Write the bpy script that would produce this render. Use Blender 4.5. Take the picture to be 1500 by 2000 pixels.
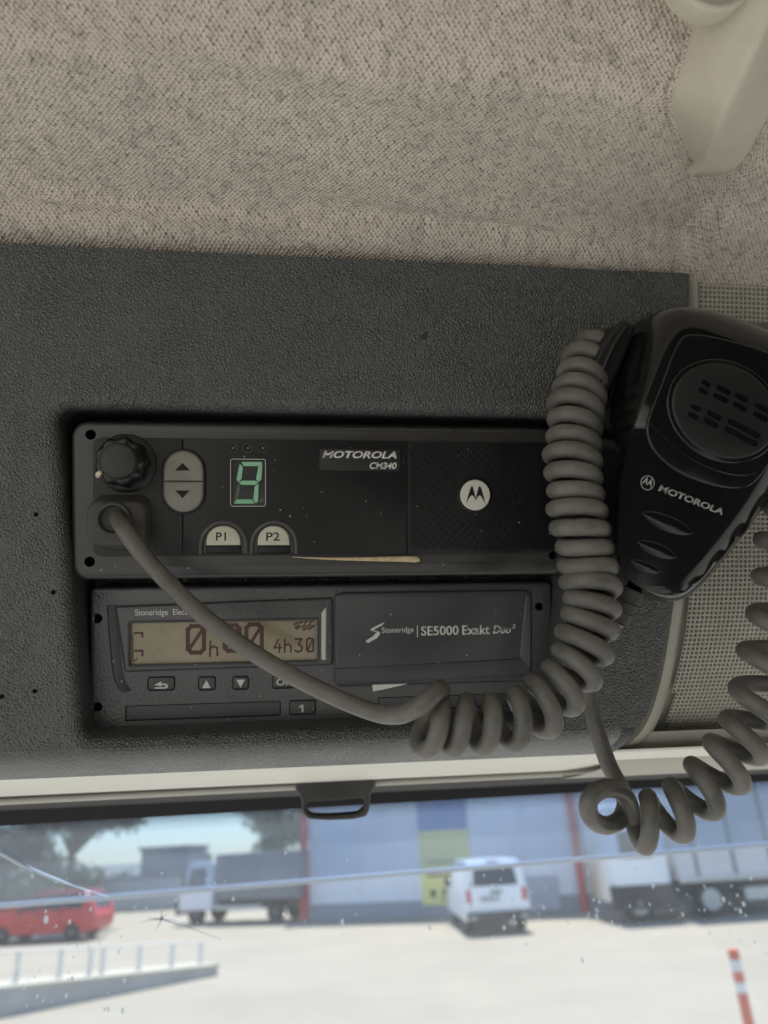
import bpy, bmesh, math, random
from mathutils import Vector, Matrix
from mathutils.geometry import tessellate_polygon
random.seed(7)
SC = bpy.context.scene
for o in list(bpy.data.objects): bpy.data.objects.remove(o)
COL = SC.collection

# ------------------------------------------------------------------ camera
FPX, PW, PH = 1445.0, 1500.0, 2000.0        # focal length and photo size in photo pixels
CAM = Vector((0, 0, 2.45))                   # eye height in the cab above the yard
D = 0.28                                     # camera to console face
_n = math.hypot(11250, FPX)
Xc = Vector((11250/_n, 0, FPX/_n))           # truck axes written in camera axes (right, up, forward)
cb = 655/FPX
Zc = Vector((-Xc.z/Xc.x*cb, 1, cb)).normalized()
Yc = Vector((Zc.y*Xc.z-Zc.z*Xc.y, Zc.z*Xc.x-Zc.x*Xc.z, Zc.x*Xc.y-Zc.y*Xc.x))
Yc = Yc if Yc.z > 0 else -Yc
def w2(c): return Vector((Xc.dot(c), Yc.dot(c), Zc.dot(c)))
RW, UW, FW = w2(Vector((1,0,0))), w2(Vector((0,1,0))), w2(Vector((0,0,1)))
NW = Vector((1,0,0)).cross(UW)
def mat4(x, y, z, o):
    return Matrix(((x.x,y.x,z.x,o.x),(x.y,y.y,z.y,o.y),(x.z,y.z,z.z,o.z),(0,0,0,1)))
cam = bpy.data.cameras.new('camera'); camo = bpy.data.objects.new('camera', cam); COL.objects.link(camo)
camo.matrix_world = mat4(RW, UW, -FW, CAM)
cam.sensor_fit = 'VERTICAL'; cam.sensor_height = 36; cam.sensor_width = 27
cam.lens = 36*FPX/PH; cam.clip_start = 0.01; cam.clip_end = 5000
cam.dof.use_dof = True; cam.dof.focus_distance = 0.27; cam.dof.aperture_fstop = 10.0
SC.camera = camo
SC.render.resolution_x, SC.render.resolution_y = 768, 1024

# ------------------------------------------------------------------ world, sun, exposure
SUN_EL, SUN_AZ = math.radians(66), math.radians(14)
W = bpy.data.worlds.new('World'); SC.world = W; W.use_nodes = True
wn = W.node_tree.nodes; wl = W.node_tree.links
bg = wn.get('Background') or wn.new('ShaderNodeBackground')
sky = wn.new('ShaderNodeTexSky'); sky.sky_type = 'NISHITA'; sky.sun_disc = False
sky.sun_elevation = SUN_EL; sky.sun_rotation = SUN_AZ; sky.dust_density = 0.3; sky.air_density = 1.0; sky.ozone_density = 3.0
wl.new(sky.outputs[0], bg.inputs[0]); bg.inputs[1].default_value = 0.14
sl = bpy.data.lights.new('sun', 'SUN'); sl.energy = 4.2; sl.angle = math.radians(0.53); sl.color = (1, .975, .925)
so = bpy.data.objects.new('sun', sl); COL.objects.link(so)
sd = Vector((math.sin(SUN_AZ)*math.cos(SUN_EL), math.cos(SUN_AZ)*math.cos(SUN_EL), math.sin(SUN_EL)))
so.rotation_euler = (-sd).to_track_quat('-Z', 'Y').to_euler(); so.location = (0, 0, 30)
vs = SC.view_settings; vs.view_transform = 'Standard'; vs.look = 'None'; vs.exposure = 0.95; vs.gamma = 1; vs.use_curve_mapping = False

# ------------------------------------------------------------------ measuring helpers
OW = CAM + FW*D
CM = mat4(Vector((1,0,0)), UW, NW, OW)       # console frame: u right, v up the face, w towards the driver
def C(px, py, w=0.0):
    r, t = (px-750)/FPX, (1000-py)/FPX
    s = (D*Xc.x - w)/(Xc.x - Xc.z*r)
    return Vector((s*(Xc.x*r + Xc.z) - Xc.z*D, s*t, w))
def ray(px, py): return (RW*((px-750)/FPX) + UW*((1000-py)/FPX) + FW).normalized()
def G(px, py, z=0.0):
    d = ray(px, py); k = (z-CAM.z)/d.z
    return CAM + d*k
def AT(px, py, dist):                        # point at a horizontal distance
    d = ray(px, py); return CAM + d*(dist/math.hypot(d.x, d.y))

# ------------------------------------------------------------------ materials
MATS = {}
def mat(name, col, rough=.5, spec=.5, bump=None, var=0.0, vscale=60, specks=0.0, metal=0, coat=0, trans=None, emit=None):
    if name in MATS: return MATS[name]
    m = bpy.data.materials.new(name); m.use_nodes = True; MATS[name] = m
    nt = m.node_tree; N = nt.nodes; L = nt.links; b = N['Principled BSDF']
    b.inputs['Base Color'].default_value = (*col, 1); b.inputs['Roughness'].default_value = rough
    b.inputs['Specular IOR Level'].default_value = spec; b.inputs['Metallic'].default_value = metal
    b.inputs['Coat Weight'].default_value = coat
    if emit: b.inputs['Emission Color'].default_value = (*emit[0], 1); b.inputs['Emission Strength'].default_value = emit[1]
    tc = N.new('ShaderNodeTexCoord'); out = None
    if var or specks:
        n = N.new('ShaderNodeTexNoise'); n.inputs['Scale'].default_value = vscale; n.inputs['Detail'].default_value = 6; n.inputs['Roughness'].default_value = .65
        L.new(tc.outputs['Object'], n.inputs['Vector'])
        r = N.new('ShaderNodeValToRGB'); r.color_ramp.elements[0].position = .3; r.color_ramp.elements[1].position = .7
        r.color_ramp.elements[0].color = (*[c*(1-var) for c in col], 1); r.color_ramp.elements[1].color = (*[min(1, c*(1+var)) for c in col], 1)
        L.new(n.outputs['Fac'], r.inputs['Fac']); out = r.outputs['Color']
        mr = N.new('ShaderNodeMapRange'); mr.inputs['To Min'].default_value = max(0, rough-.09); mr.inputs['To Max'].default_value = min(1, rough+.09)
        L.new(n.outputs['Fac'], mr.inputs['Value']); L.new(mr.outputs[0], b.inputs['Roughness'])
    if specks:
        v = N.new('ShaderNodeTexVoronoi'); v.inputs['Scale'].default_value = 260; L.new(tc.outputs['Object'], v.inputs['Vector'])
        v.inputs['Randomness'].default_value = 1
        n2 = N.new('ShaderNodeTexNoise'); n2.inputs['Scale'].default_value = 130; L.new(tc.outputs['Object'], n2.inputs['Vector'])
        mm = N.new('ShaderNodeMath'); mm.operation = 'LESS_THAN'; mm.inputs[1].default_value = .085; L.new(v.outputs['Distance'], mm.inputs[0])
        m3 = N.new('ShaderNodeMath'); m3.operation = 'GREATER_THAN'; m3.inputs[1].default_value = .55; L.new(n2.outputs['Fac'], m3.inputs[0])
        m2 = N.new('ShaderNodeMath'); m2.operation = 'MULTIPLY'; L.new(mm.outputs[0], m2.inputs[0]); L.new(m3.outputs[0], m2.inputs[1])
        m4 = N.new('ShaderNodeMath'); m4.operation = 'MULTIPLY'; m4.inputs[1].default_value = specks; L.new(m2.outputs[0], m4.inputs[0])
        mx = N.new('ShaderNodeMixRGB'); mx.inputs['Color2'].default_value = (.55, .52, .46, 1); L.new(m4.outputs[0], mx.inputs['Fac']); L.new(out, mx.inputs['Color1']); out = mx.outputs['Color']
    if out: L.new(out, b.inputs['Base Color'])
    if bump:
        kind, sc, st = bump
        if kind == 'noise':
            t = N.new('ShaderNodeTexNoise'); t.inputs['Scale'].default_value = sc; t.inputs['Detail'].default_value = 3; h = t.outputs['Fac']
            L.new(tc.outputs['Object'], t.inputs['Vector'])
        bp = N.new('ShaderNodeBump'); bp.inputs['Strength'].default_value = st; bp.inputs['Distance'].default_value = .4/sc
        L.new(h, bp.inputs['Height']); L.new(bp.outputs['Normal'], b.inputs['Normal'])
    return m

def leather():
    m = mat('console_leather', (.064, .068, .066), .30, .8, var=.16, vscale=25)
    nt = m.node_tree; N = nt.nodes; L = nt.links; b = N['Principled BSDF']
    tc = N.new('ShaderNodeTexCoord')
    dn = N.new('ShaderNodeTexNoise'); dn.inputs['Scale'].default_value = 160; dn.inputs['Detail'].default_value = 3
    L.new(tc.outputs['Object'], dn.inputs['Vector'])
    add = N.new('ShaderNodeVectorMath'); add.operation = 'MULTIPLY_ADD'; add.inputs[1].default_value = (.0016,)*3
    L.new(dn.outputs['Color'], add.inputs[0]); L.new(tc.outputs['Object'], add.inputs[2])
    mp = N.new('ShaderNodeMapping'); mp.inputs['Scale'].default_value = (1, 1.0, 1); mp.inputs['Rotation'].default_value = (0, 0, .5); L.new(add.outputs[0], mp.inputs['Vector'])
    v = N.new('ShaderNodeTexVoronoi'); v.feature = 'DISTANCE_TO_EDGE'; v.inputs['Scale'].default_value = 760; L.new(mp.outputs[0], v.inputs['Vector'])
    mr = N.new('ShaderNodeMapRange'); mr.inputs['From Max'].default_value = .42; L.new(v.outputs['Distance'], mr.inputs['Value'])
    n = N.new('ShaderNodeTexNoise'); n.inputs['Scale'].default_value = 900; n.inputs['Detail'].default_value = 2; L.new(tc.outputs['Object'], n.inputs['Vector'])
    n3 = N.new('ShaderNodeTexNoise'); n3.inputs['Scale'].default_value = 55; L.new(tc.outputs['Object'], n3.inputs['Vector'])
    ma = N.new('ShaderNodeMath'); ma.operation = 'MULTIPLY_ADD'; ma.inputs[1].default_value = .8; L.new(n.outputs['Fac'], ma.inputs[0]); L.new(mr.outputs[0], ma.inputs[2])
    mb = N.new('ShaderNodeMath'); mb.operation = 'MULTIPLY'; L.new(ma.outputs[0], mb.inputs[0]); L.new(n3.outputs['Fac'], mb.inputs[1])
    bp = N.new('ShaderNodeBump'); bp.inputs['Strength'].default_value = .9; bp.inputs['Distance'].default_value = .0008
    L.new(mb.outputs[0], bp.inputs['Height']); L.new(bp.outputs['Normal'], b.inputs['Normal'])
    return m

def fabric():
    m = bpy.data.materials.new('headliner_fabric'); m.use_nodes = True; MATS['fabric'] = m
    nt = m.node_tree; N = nt.nodes; L = nt.links; b = N['Principled BSDF']
    b.inputs['Roughness'].default_value = .95; b.inputs['Specular IOR Level'].default_value = .1; b.inputs['Sheen Weight'].default_value = .15
    uv = N.new('ShaderNodeUVMap'); uv.uv_map = 'UVMap'
    mp = N.new('ShaderNodeMapping'); mp.inputs['Scale'].default_value = (1, .85, 1); mp.inputs['Rotation'].default_value = (0, 0, .785); L.new(uv.outputs[0], mp.inputs['Vector'])
    # knit loops: small cells with dark gaps
    v = N.new('ShaderNodeTexVoronoi'); v.feature = 'F1'; v.inputs['Scale'].default_value = 820; v.inputs['Randomness'].default_value = .33; v.voronoi_dimensions = '2D'
    L.new(mp.outputs[0], v.inputs['Vector'])
    gap = N.new('ShaderNodeMapRange'); gap.inputs['From Min'].default_value = .47; gap.inputs['From Max'].default_value = .70; L.new(v.outputs['Distance'], gap.inputs['Value'])
    # clumps of a few loops
    v2 = N.new('ShaderNodeTexVoronoi'); v2.feature = 'F1'; v2.inputs['Scale'].default_value = 330; v2.inputs['Randomness'].default_value = .8; v2.voronoi_dimensions = '2D'; L.new(mp.outputs[0], v2.inputs['Vector'])
    sep = N.new('ShaderNodeSeparateColor'); L.new(v2.outputs['Color'], sep.inputs[0])
    n1 = N.new('ShaderNodeTexNoise'); n1.inputs['Scale'].default_value = 260; n1.inputs['Detail'].default_value = 5; n1.inputs['Roughness'].default_value = .7; L.new(mp.outputs[0], n1.inputs['Vector'])
    n2 = N.new('ShaderNodeTexNoise'); n2.inputs['Scale'].default_value = 16; n2.inputs['Detail'].default_value = 3; L.new(mp.outputs[0], n2.inputs['Vector'])
    mixf = N.new('ShaderNodeMath'); mixf.operation = 'MULTIPLY_ADD'; mixf.inputs[1].default_value = .22; L.new(sep.outputs[0], mixf.inputs[0]); 
    hm = N.new('ShaderNodeMath'); hm.operation = 'MULTIPLY'; hm.inputs[1].default_value = .78; L.new(n1.outputs['Fac'], hm.inputs[0]); L.new(hm.outputs[0], mixf.inputs[2])
    r = N.new('ShaderNodeValToRGB'); e = r.color_ramp.elements
    e[0].position = .24; e[0].color = (.52, .455, .415, 1); e[1].position = .72; e[1].color = (.92, .83, .72, 1)
    k = r.color_ramp.elements.new(.47); k.color = (.80, .715, .62, 1)
    L.new(mixf.outputs[0], r.inputs['Fac'])
    big = N.new('ShaderNodeMixRGB'); big.blend_type = 'MULTIPLY'; big.inputs['Fac'].default_value = .5
    r2 = N.new('ShaderNodeValToRGB'); r2.color_ramp.elements[0].position = .35; r2.color_ramp.elements[1].position = .65
    r2.color_ramp.elements[0].color = (.80, .78, .80, 1); r2.color_ramp.elements[1].color = (1, 1, .97, 1); L.new(n2.outputs['Fac'], r2.inputs['Fac'])
    L.new(r.outputs[0], big.inputs['Color1']); L.new(r2.outputs[0], big.inputs['Color2'])
    dk = N.new('ShaderNodeMixRGB'); dk.inputs['Color2'].default_value = (.06, .05, .045, 1); L.new(big.outputs[0], dk.inputs['Color1'])
    g2 = N.new('ShaderNodeMath'); g2.operation = 'MULTIPLY'; g2.inputs[1].default_value = .85; L.new(gap.outputs[0], g2.inputs[0]); L.new(g2.outputs[0], dk.inputs['Fac'])
    L.new(dk.outputs[0], b.inputs['Base Color'])
    inv = N.new('ShaderNodeMath'); inv.operation = 'SUBTRACT'; inv.inputs[0].default_value = 1; L.new(v.outputs['Distance'], inv.inputs[1])
    hh = N.new('ShaderNodeMath'); hh.operation = 'MULTIPLY_ADD'; hh.inputs[1].default_value = .8; L.new(n1.outputs['Fac'], hh.inputs[0]); L.new(inv.outputs[0], hh.inputs[2])
    bp = N.new('ShaderNodeBump'); bp.inputs['Strength'].default_value = 1.0; bp.inputs['Distance'].default_value = .0009; L.new(hh.outputs[0], bp.inputs['Height']); L.new(bp.outputs[0], b.inputs['Normal'])
    return m

def glassy(name, tint, dust, dustcol=(.8,.8,.78), gl=.05, streak=True):
    m = bpy.data.materials.new(name); m.use_nodes = True; MATS[name] = m
    nt = m.node_tree; N = nt.nodes; L = nt.links
    for n in list(N): N.remove(n)
    o = N.new('ShaderNodeOutputMaterial'); t = N.new('ShaderNodeBsdfTransparent'); t.inputs[0].default_value = (*tint, 1)
    d = N.new('ShaderNodeBsdfDiffuse'); d.inputs[0].default_value = (*dustcol, 1)
    tl = N.new('ShaderNodeBsdfTranslucent'); tl.inputs[0].default_value = (*dustcol, 1)
    g = N.new('ShaderNodeBsdfGlossy'); g.inputs['Roughness'].default_value = .03
    md = N.new('ShaderNodeMixShader'); md.inputs[0].default_value = .5; L.new(d.outputs[0], md.inputs[1]); L.new(tl.outputs[0], md.inputs[2])
    m1 = N.new('ShaderNodeMixShader'); m1.inputs[0].default_value = dust; L.new(t.outputs[0], m1.inputs[1]); L.new(md.outputs[0], m1.inputs[2])
    if streak:
        tc = N.new('ShaderNodeTexCoord'); n = N.new('ShaderNodeTexNoise'); n.inputs['Scale'].default_value = 14; n.inputs['Detail'].default_value = 5
        L.new(tc.outputs['Object'], n.inputs['Vector']); mr = N.new('ShaderNodeMapRange'); mr.inputs['From Min'].default_value = .3; mr.inputs['From Max'].default_value = .75
        mr.inputs['To Min'].default_value = dust*.6; mr.inputs['To Max'].default_value = dust*1.6; L.new(n.outputs['Fac'], mr.inputs['Value']); L.new(mr.outputs[0], m1.inputs[0])
    m2 = N.new('ShaderNodeMixShader'); m2.inputs[0].default_value = gl; L.new(m1.outputs[0], m2.inputs[1]); L.new(g.outputs[0], m2.inputs[2])
    L.new(m2.outputs[0], o.inputs[0]); return m

LEATHER = leather(); FABRIC = fabric()
RFRAME = mat('radio_frame_plastic', (.040, .038, .037), .30, .7, ('noise', 1500, .25), .15, 40, .5)
RFACE = mat('radio_face_plastic', (.010, .0105, .011), .35, .4, ('noise', 2500, .12), .2, 60, .6)
RTEX = mat('radio_textured_plastic', (.013, .013, .013), .4, .5, ('noise', 1300, .8), .1)
TFACE = mat('tachograph_plastic', (.072, .071, .074), .30, .8, ('noise', 900, .55), .12, 40, .5)
TSMOOTH = mat('tachograph_smooth_plastic', (.064, .065, .070), .32, .5, ('noise', 2600, .25), .12, 40, .8)
BLACK = mat('black_cavity', (.003, .003, .003), .8, .1)
RUBBER = mat('cord_rubber', (.135, .126, .112), .42, .5, ('noise', 500, .12), .3, 70)
BOOT = mat('plug_rubber', (.062, .059, .054), .5, .35, ('noise', 700, .15), .25, 90, .5)
MICM = mat('microphone_gloss_plastic', (.006, .0065, .007), .12, .55, ('noise', 1800, .03), .2, 40)
MICG = mat('microphone_matt_plastic', (.014, .0142, .0145), .40, .4, ('noise', 2500, .1), .2, 60)
KNOBM = mat('knob_plastic', (.012, .012, .012), .20, .5, ('noise', 2000, .1), .2)
BTN = mat('rocker_key_rubber', (.26, .245, .215), .5, .4, var=.14, vscale=120)
PCAP = mat('ivory_key', (.60, .575, .46), .4, .5, var=.10, vscale=160)
PRINT = mat('white_print', (.68, .67, .63), .6, .3)
PRINTG = mat('worn_grey_print', (.33, .325, .31), .6, .3, var=.45, vscale=900)
INK = mat('black_print', (.012, .012, .012), .6, .3)
SEGON = mat('segment_green', (.26, .46, .30), .4, .4, emit=((.10, .30, .16), .12))
SEGOFF = mat('segment_off', (.10, .14, .115), .4, .4)
DISP = mat('display_grey', (.17, .168, .16), .25, .5)
LCD = mat('lcd_brown', (.30, .255, .17), .12, .6, var=.22, vscale=30)
LCDINK = mat('lcd_ink', (.085, .034, .030), .3, .4)
LCDGHOST = mat('lcd_faint_ink', (.125, .085, .055), .3, .4)
BEZ = mat('bezel_edge', (.55, .53, .48), .4, .5)
WOOD = mat('stick_wood', (.62, .50, .31), .7, .2, var=.2, vscale=400)
WHITEDISC = mat('emblem_ivory', (.72, .70, .62), .35, .5)
GRP = mat('grille_plastic', (.42, .40, .345), .5, .4, var=.08)
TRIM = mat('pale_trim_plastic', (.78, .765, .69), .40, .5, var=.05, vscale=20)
GRD = mat('grille_dark_pit', (.022, .021, .018), .8, .2)
GRM = mat('grille_blind_pit', (.15, .14, .115), .6, .3)
HND = mat('handle_plastic', (.66, .61, .51), .45, .4, ('noise', 900, .35), .06, 40)
HNDD = mat('handle_cap_plastic', (.36, .34, .27), .42, .4, ('noise', 900, .2), .06)
RODM = mat('rod_metal', (.55, .53, .48), .35, .5)
SEAL = mat('header_seal_rubber', (.022, .021, .022), .6, .3, var=.2)
FRIT = mat('frit_ceramic', (.028, .028, .034), .5, .3)
HOOK = mat('hook_plastic', (.035, .033, .031), .4, .5, var=.15)
PAPER = mat('white_paper', (.75, .74, .70), .8, .1)
GLASS = glassy('windscreen_glass', (.94, .955, .955), .11, (.85, .80, .70))
VISOR = glassy('smoked_visor', (.37, .475, .64), .08, (.6, .7, .78), .03)
RIM = mat('visor_rim', (.50, .56, .66), .3, .5)
CRACK = mat('glass_crack', (.25, .27, .28), .3, .5)
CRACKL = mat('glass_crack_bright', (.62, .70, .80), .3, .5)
SPECK = glassy('dried_drop', (.9,.9,.9), .75, (.9,.9,.86), .05, False)

# ------------------------------------------------------------------ mesh builder
class MB:
    def __init__(s): s.v, s.f, s.m, s.uv = [], [], [], None
    def add(s, vs, fs, mi=0):
        o = len(s.v); s.v += [Vector(p) for p in vs]; s.f += [tuple(i+o for i in f) for f in fs]; s.m += [mi]*len(fs); return s
    def loft(s, rings, closed=True, cap0=False, cap1=False, mi=0, flip=False):
        n = len(rings[0]); vs = [p for r in rings for p in r]; fs = []
        for k in range(len(rings)-1):
            for i in range(n if closed else n-1):
                j = (i+1) % n; a = (k*n+i, k*n+j, (k+1)*n+j, (k+1)*n+i); fs.append(a[::-1] if flip else a)
        s.add(vs, fs, mi)
        if cap0: s.cap([rings[0]], mi, not flip)
        if cap1: s.cap([rings[-1]], mi, flip)
        return s
    def cap(s, loops, mi=0, flip=False):
        ls = [[Vector(p) for p in l] for l in loops]; flat = [p for l in ls for p in l]
        tris = tessellate_polygon(ls); fs = []
        nn = Vector((0,0,0)); l = ls[0]
        for i in range(len(l)): nn += l[i].cross(l[(i+1) % len(l)])
        if flip: nn = -nn
        for t in tris:
            a, b, c = (flat[i] for i in t)
            g = (b-a).cross(c-a)
            if g.length < 1e-14: continue
            fs.append(tuple(t) if g.dot(nn) > 0 else tuple(t)[::-1])
        return s.add(flat, fs, mi)
    def slab(s, ol, w0, w1, bev=.0005, holes=(), hd=.004, mi=0, hm=None, seg=3, back=True):
        """ol: ccw (u,v) outline; plate between w0 and w1 with rounded front edge, holes sunk by hd"""
        if area(ol) < 0: ol = ol[::-1]
        rings = [[Vector((p[0], p[1], w0)) for p in ol]]
        for k in range(seg+1):
            a = k/seg*math.pi/2; ins = bev*(1-math.cos(a)); rings.append([Vector((p[0], p[1], w1-bev+bev*math.sin(a))) for p in inset(ol, ins)])
        s.loft(rings, mi=mi)
        hl = []
        for h in holes:
            if area(h) > 0: h = h[::-1]
            hl.append([Vector((p[0], p[1], w1)) for p in h])
        s.cap([rings[-1]]+hl, mi)
        for h in hl:
            fl = [Vector((p.x, p.y, w1-hd)) for p in h]
            s.loft([h, fl], mi=mi, flip=True); s.cap([fl[::-1]], mi if hm is None else hm)
        if back: s.cap([rings[0]], mi, True)
        return s
    def box(s, a, b, mi=0):
        x0,y0,z0 = a; x1,y1,z1 = b
        return s.add([(x0,y0,z0),(x1,y0,z0),(x1,y1,z0),(x0,y1,z0),(x0,y0,z1),(x1,y0,z1),(x1,y1,z1),(x0,y1,z1)],
                     [(0,3,2,1),(4,5,6,7),(0,1,5,4),(1,2,6,5),(2,3,7,6),(3,0,4,7)], mi)
    def tube(s, pts, rad, n=12, caps=True, mi=0, ref=None):
        pts = [Vector(p) for p in pts]; m = len(pts); rings = []
        rs = rad if isinstance(rad, (list, tuple)) else [rad]*m
        T = [(pts[min(i+1, m-1)]-pts[max(i-1, 0)]).normalized() for i in range(m)]
        nn = Vector(ref) if ref else (Vector((0,0,1)) if abs(T[0].z) < .9 else Vector((1,0,0)))
        nn = (nn-T[0]*nn.dot(T[0])).normalized()
        for i in range(m):
            nn = (nn-T[i]*nn.dot(T[i])).normalized(); bb = T[i].cross(nn)
            rings.append([pts[i]+(nn*math.cos(a)+bb*math.sin(a))*rs[i] for a in (2*math.pi*k/n for k in range(n))])
        return s.loft(rings, cap0=caps, cap1=caps, mi=mi)
    def lathe(s, c, prof, n=32, ax='w', mi=0, lobes=None):
        rings = []
        for r, h in prof:
            ring = []
            for k in range(n):
                a = 2*math.pi*k/n; rr = r*(lobes(a) if lobes else 1)
                if ax == 'w': ring.append(Vector((c[0]+rr*math.cos(a), c[1]+rr*math.sin(a), c[2]+h)))
                elif ax == 'x': ring.append(Vector((c[0]+h, c[1]+rr*math.cos(a), c[2]+rr*math.sin(a))))
            rings.append(ring)
        return s.loft(rings, cap0=True, cap1=True, mi=mi)
    def stroke(s, pts, wid, w0, w1, mi=0):
        """flat polyline of given width on the face, ends square"""
        for i in range(len(pts)-1):
            a, b = Vector(pts[i][:2]).to_3d(), Vector(pts[i+1][:2]).to_3d(); d = (b-a).normalized(); n = Vector((-d.y, d.x, 0))*wid/2
            e = d*wid*.45
            q = [a-n-e, b-n+e, b+n+e, a+n-e]; off = i*2e-6
            s.slab([(p.x, p.y) for p in q], w0, w1+off, 1e-6, seg=1, back=False)
        return s
    def mesh(s, name, mats, smooth=35):
        me = bpy.data.meshes.new(name); me.from_pydata([tuple(p) for p in s.v], [], s.f)
        for m in mats: me.materials.append(m)
        if len(mats) > 1: me.polygons.foreach_set('material_index', s.m)
        bm = bmesh.new(); bm.from_mesh(me); bmesh.ops.remove_doubles(bm, verts=bm.verts, dist=1e-7)
        if smooth:
            c = math.cos(math.radians(smooth))
            for f in bm.faces: f.smooth = True
            for e in bm.edges:
                if len(e.link_faces) == 2 and e.link_faces[0].normal.dot(e.link_faces[1].normal) < c: e.smooth = False
        bm.to_mesh(me); bm.free(); return me
def area(p): return sum(p[i][0]*p[(i+1) % len(p)][1]-p[(i+1) % len(p)][0]*p[i][1] for i in range(len(p)))/2
def inset(p, d):
    if d <= 0: return [(q[0], q[1]) for q in p]
    n = len(p); out = []
    for i in range(n):
        a, b, c = Vector(p[i-1][:2]), Vector(p[i][:2]), Vector(p[(i+1) % n][:2])
        e1, e2 = (b-a), (c-b)
        if e1.length < 1e-9: e1 = e2
        if e2.length < 1e-9: e2 = e1
        e1, e2 = e1.normalized(), e2.normalized(); n1, n2 = Vector((-e1.y, e1.x)), Vector((-e2.y, e2.x)); m = n1+n2
        m = m.normalized() if m.length > 1e-6 else n1
        k = d/max(.4, m.dot(n1)); out.append((b.x+m.x*k, b.y+m.y*k))
    return out
def rrect(u0, u1, v0, v1, r, n=6):
    u0, u1 = min(u0, u1), max(u0, u1); v0, v1 = min(v0, v1), max(v0, v1); r = min(r, (u1-u0)/2*.999, (v1-v0)/2*.999); out = []
    for cx, cy, a0 in ((u1-r, v0+r, -90), (u1-r, v1-r, 0), (u0+r, v1-r, 90), (u0+r, v0+r, 180)):
        for k in range(n+1):
            a = math.radians(a0+90*k/n); out.append((cx+r*math.cos(a), cy+r*math.sin(a)))
    return out
def rpoly(pts, r, n=5):
    """polygon with rounded corners"""
    out = []; m = len(pts)
    for i in range(m):
        a, b, c = Vector(pts[i-1][:2]), Vector(pts[i][:2]), Vector(pts[(i+1) % m][:2])
        d1, d2 = (a-b), (c-b); rr = min(r, d1.length*.45, d2.length*.45); p, q = b+d1.normalized()*rr, b+d2.normalized()*rr
        for k in range(n+1):
            t = k/n; out.append(tuple((1-t)**2*p+2*t*(1-t)*b+t*t*q))
    return out
def circle(c, r, n=20, ry=None, rot=0):
    ry = ry or r; ca, sa = math.cos(rot), math.sin(rot); o = []
    for k in range(n):
        a = 2*math.pi*k/n; x, y = r*math.cos(a), ry*math.sin(a); o.append((c[0]+x*ca-y*sa, c[1]+x*sa+y*ca))
    return o
def catmull(pts, per=8, closed=False):
    P = [Vector(p) for p in pts]; n = len(P); out = []
    for i in range(n if closed else n-1):
        g = (lambda k: P[k % n]) if closed else (lambda k: P[max(0, min(n-1, k))])
        a, b, c, d = g(i-1), g(i), g(i+1), g(i+2)
        for k in range(per):
            t = k/per; out.append(.5*((2*b)+(c-a)*t+(2*a-5*b+4*c-d)*t*t+(3*b-a-3*c+d)*t**3))
    if not closed: out.append(P[-1])
    return out
def px_rect(x0, y0, x1, y1, w, r=0, n=6):
    """rounded rectangle on the face measured from the photo (left/right edge and the v range at its left edge)"""
    a, b = C(x0, y0, w), C(x1, y0, w); c = C(x0, y1, w)
    return rrect(a.x, b.x, c.y, a.y, r, n)

# ------------------------------------------------------------------ things and parts
def props(o, label=None, cat=None, group=None, kind=None):
    if label: o['label'] = label
    if cat: o['category'] = cat
    if group: o['group'] = group
    if kind: o['kind'] = kind
    return o
class Thing:
    def __init__(s, name, label, cat, M=CM, base=(0,0,0), group=None, kind=None):
        s.base = Vector(base); s.o = bpy.data.objects.new(name, None); s.o.empty_display_size = .02; COL.objects.link(s.o)
        s.o.matrix_world = M @ Matrix.Translation(s.base); props(s.o, label, cat, group, kind)
    def part(s, name, mb, mats, parent=None, smooth=35, label=None, kind=None):
        mats = mats if isinstance(mats, (list, tuple)) else [mats]
        me = mb.mesh(name, mats, smooth) if isinstance(mb, MB) else mb
        if not isinstance(mb, MB):
            me.materials.clear(); [me.materials.append(m) for m in mats]
        o = bpy.data.objects.new(name, me); COL.objects.link(o)
        o.parent = parent or s.o
        o.location = (0,0,0) if parent else -s.base
        if label: o['label'] = label
        if kind: o['kind'] = kind
        return o
def single(name, mb, mats, label=None, cat=None, M=CM, kind=None, smooth=35, group=None):
    o = bpy.data.objects.new(name, mb.mesh(name, mats if isinstance(mats, (list, tuple)) else [mats], smooth)); COL.objects.link(o)
    o.matrix_world = M; return props(o, label, cat, group, kind)
def text_mesh(s, u0, u1, v0, v1, w, shear=0, bold=0.0, rot=0, origin=None, thick=.00008):
    """lettering fitted to a box on the face, flat on it"""
    cu = bpy.data.curves.new('t', 'FONT'); cu.body = s; cu.shear = shear; cu.offset = bold; cu.size = 1; cu.resolution_u = 4; cu.extrude = 0
    ob = bpy.data.objects.new('t', cu); COL.objects.link(ob); dg = bpy.context.evaluated_depsgraph_get()
    me = bpy.data.meshes.new_from_object(ob.evaluated_get(dg)); bpy.data.objects.remove(ob); bpy.data.curves.remove(cu)
    xs = [v.co.x for v in me.vertices]; ys = [v.co.y for v in me.vertices]; x0, x1, y0, y1 = min(xs), max(xs), min(ys), max(ys)
    ca, sa = math.cos(rot), math.sin(rot); og = origin or (0, 0)
    for v in me.vertices:
        a = u0+(v.co.x-x0)/(x1-x0)*(u1-u0); b = v0+(v.co.y-y0)/(y1-y0)*(v1-v0)
        v.co = (og[0]+a*ca-b*sa, og[1]+a*sa+b*ca, w)
    bm = bmesh.new(); bm.from_mesh(me)
    r = bmesh.ops.extrude_face_region(bm, geom=list(bm.faces)); bmesh.ops.translate(bm, verts=[g for g in r['geom'] if isinstance(g, bmesh.types.BMVert)], vec=(0, 0, thick))
    bmesh.ops.recalc_face_normals(bm, faces=list(bm.faces)); bm.to_mesh(me); bm.free(); return me
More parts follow.
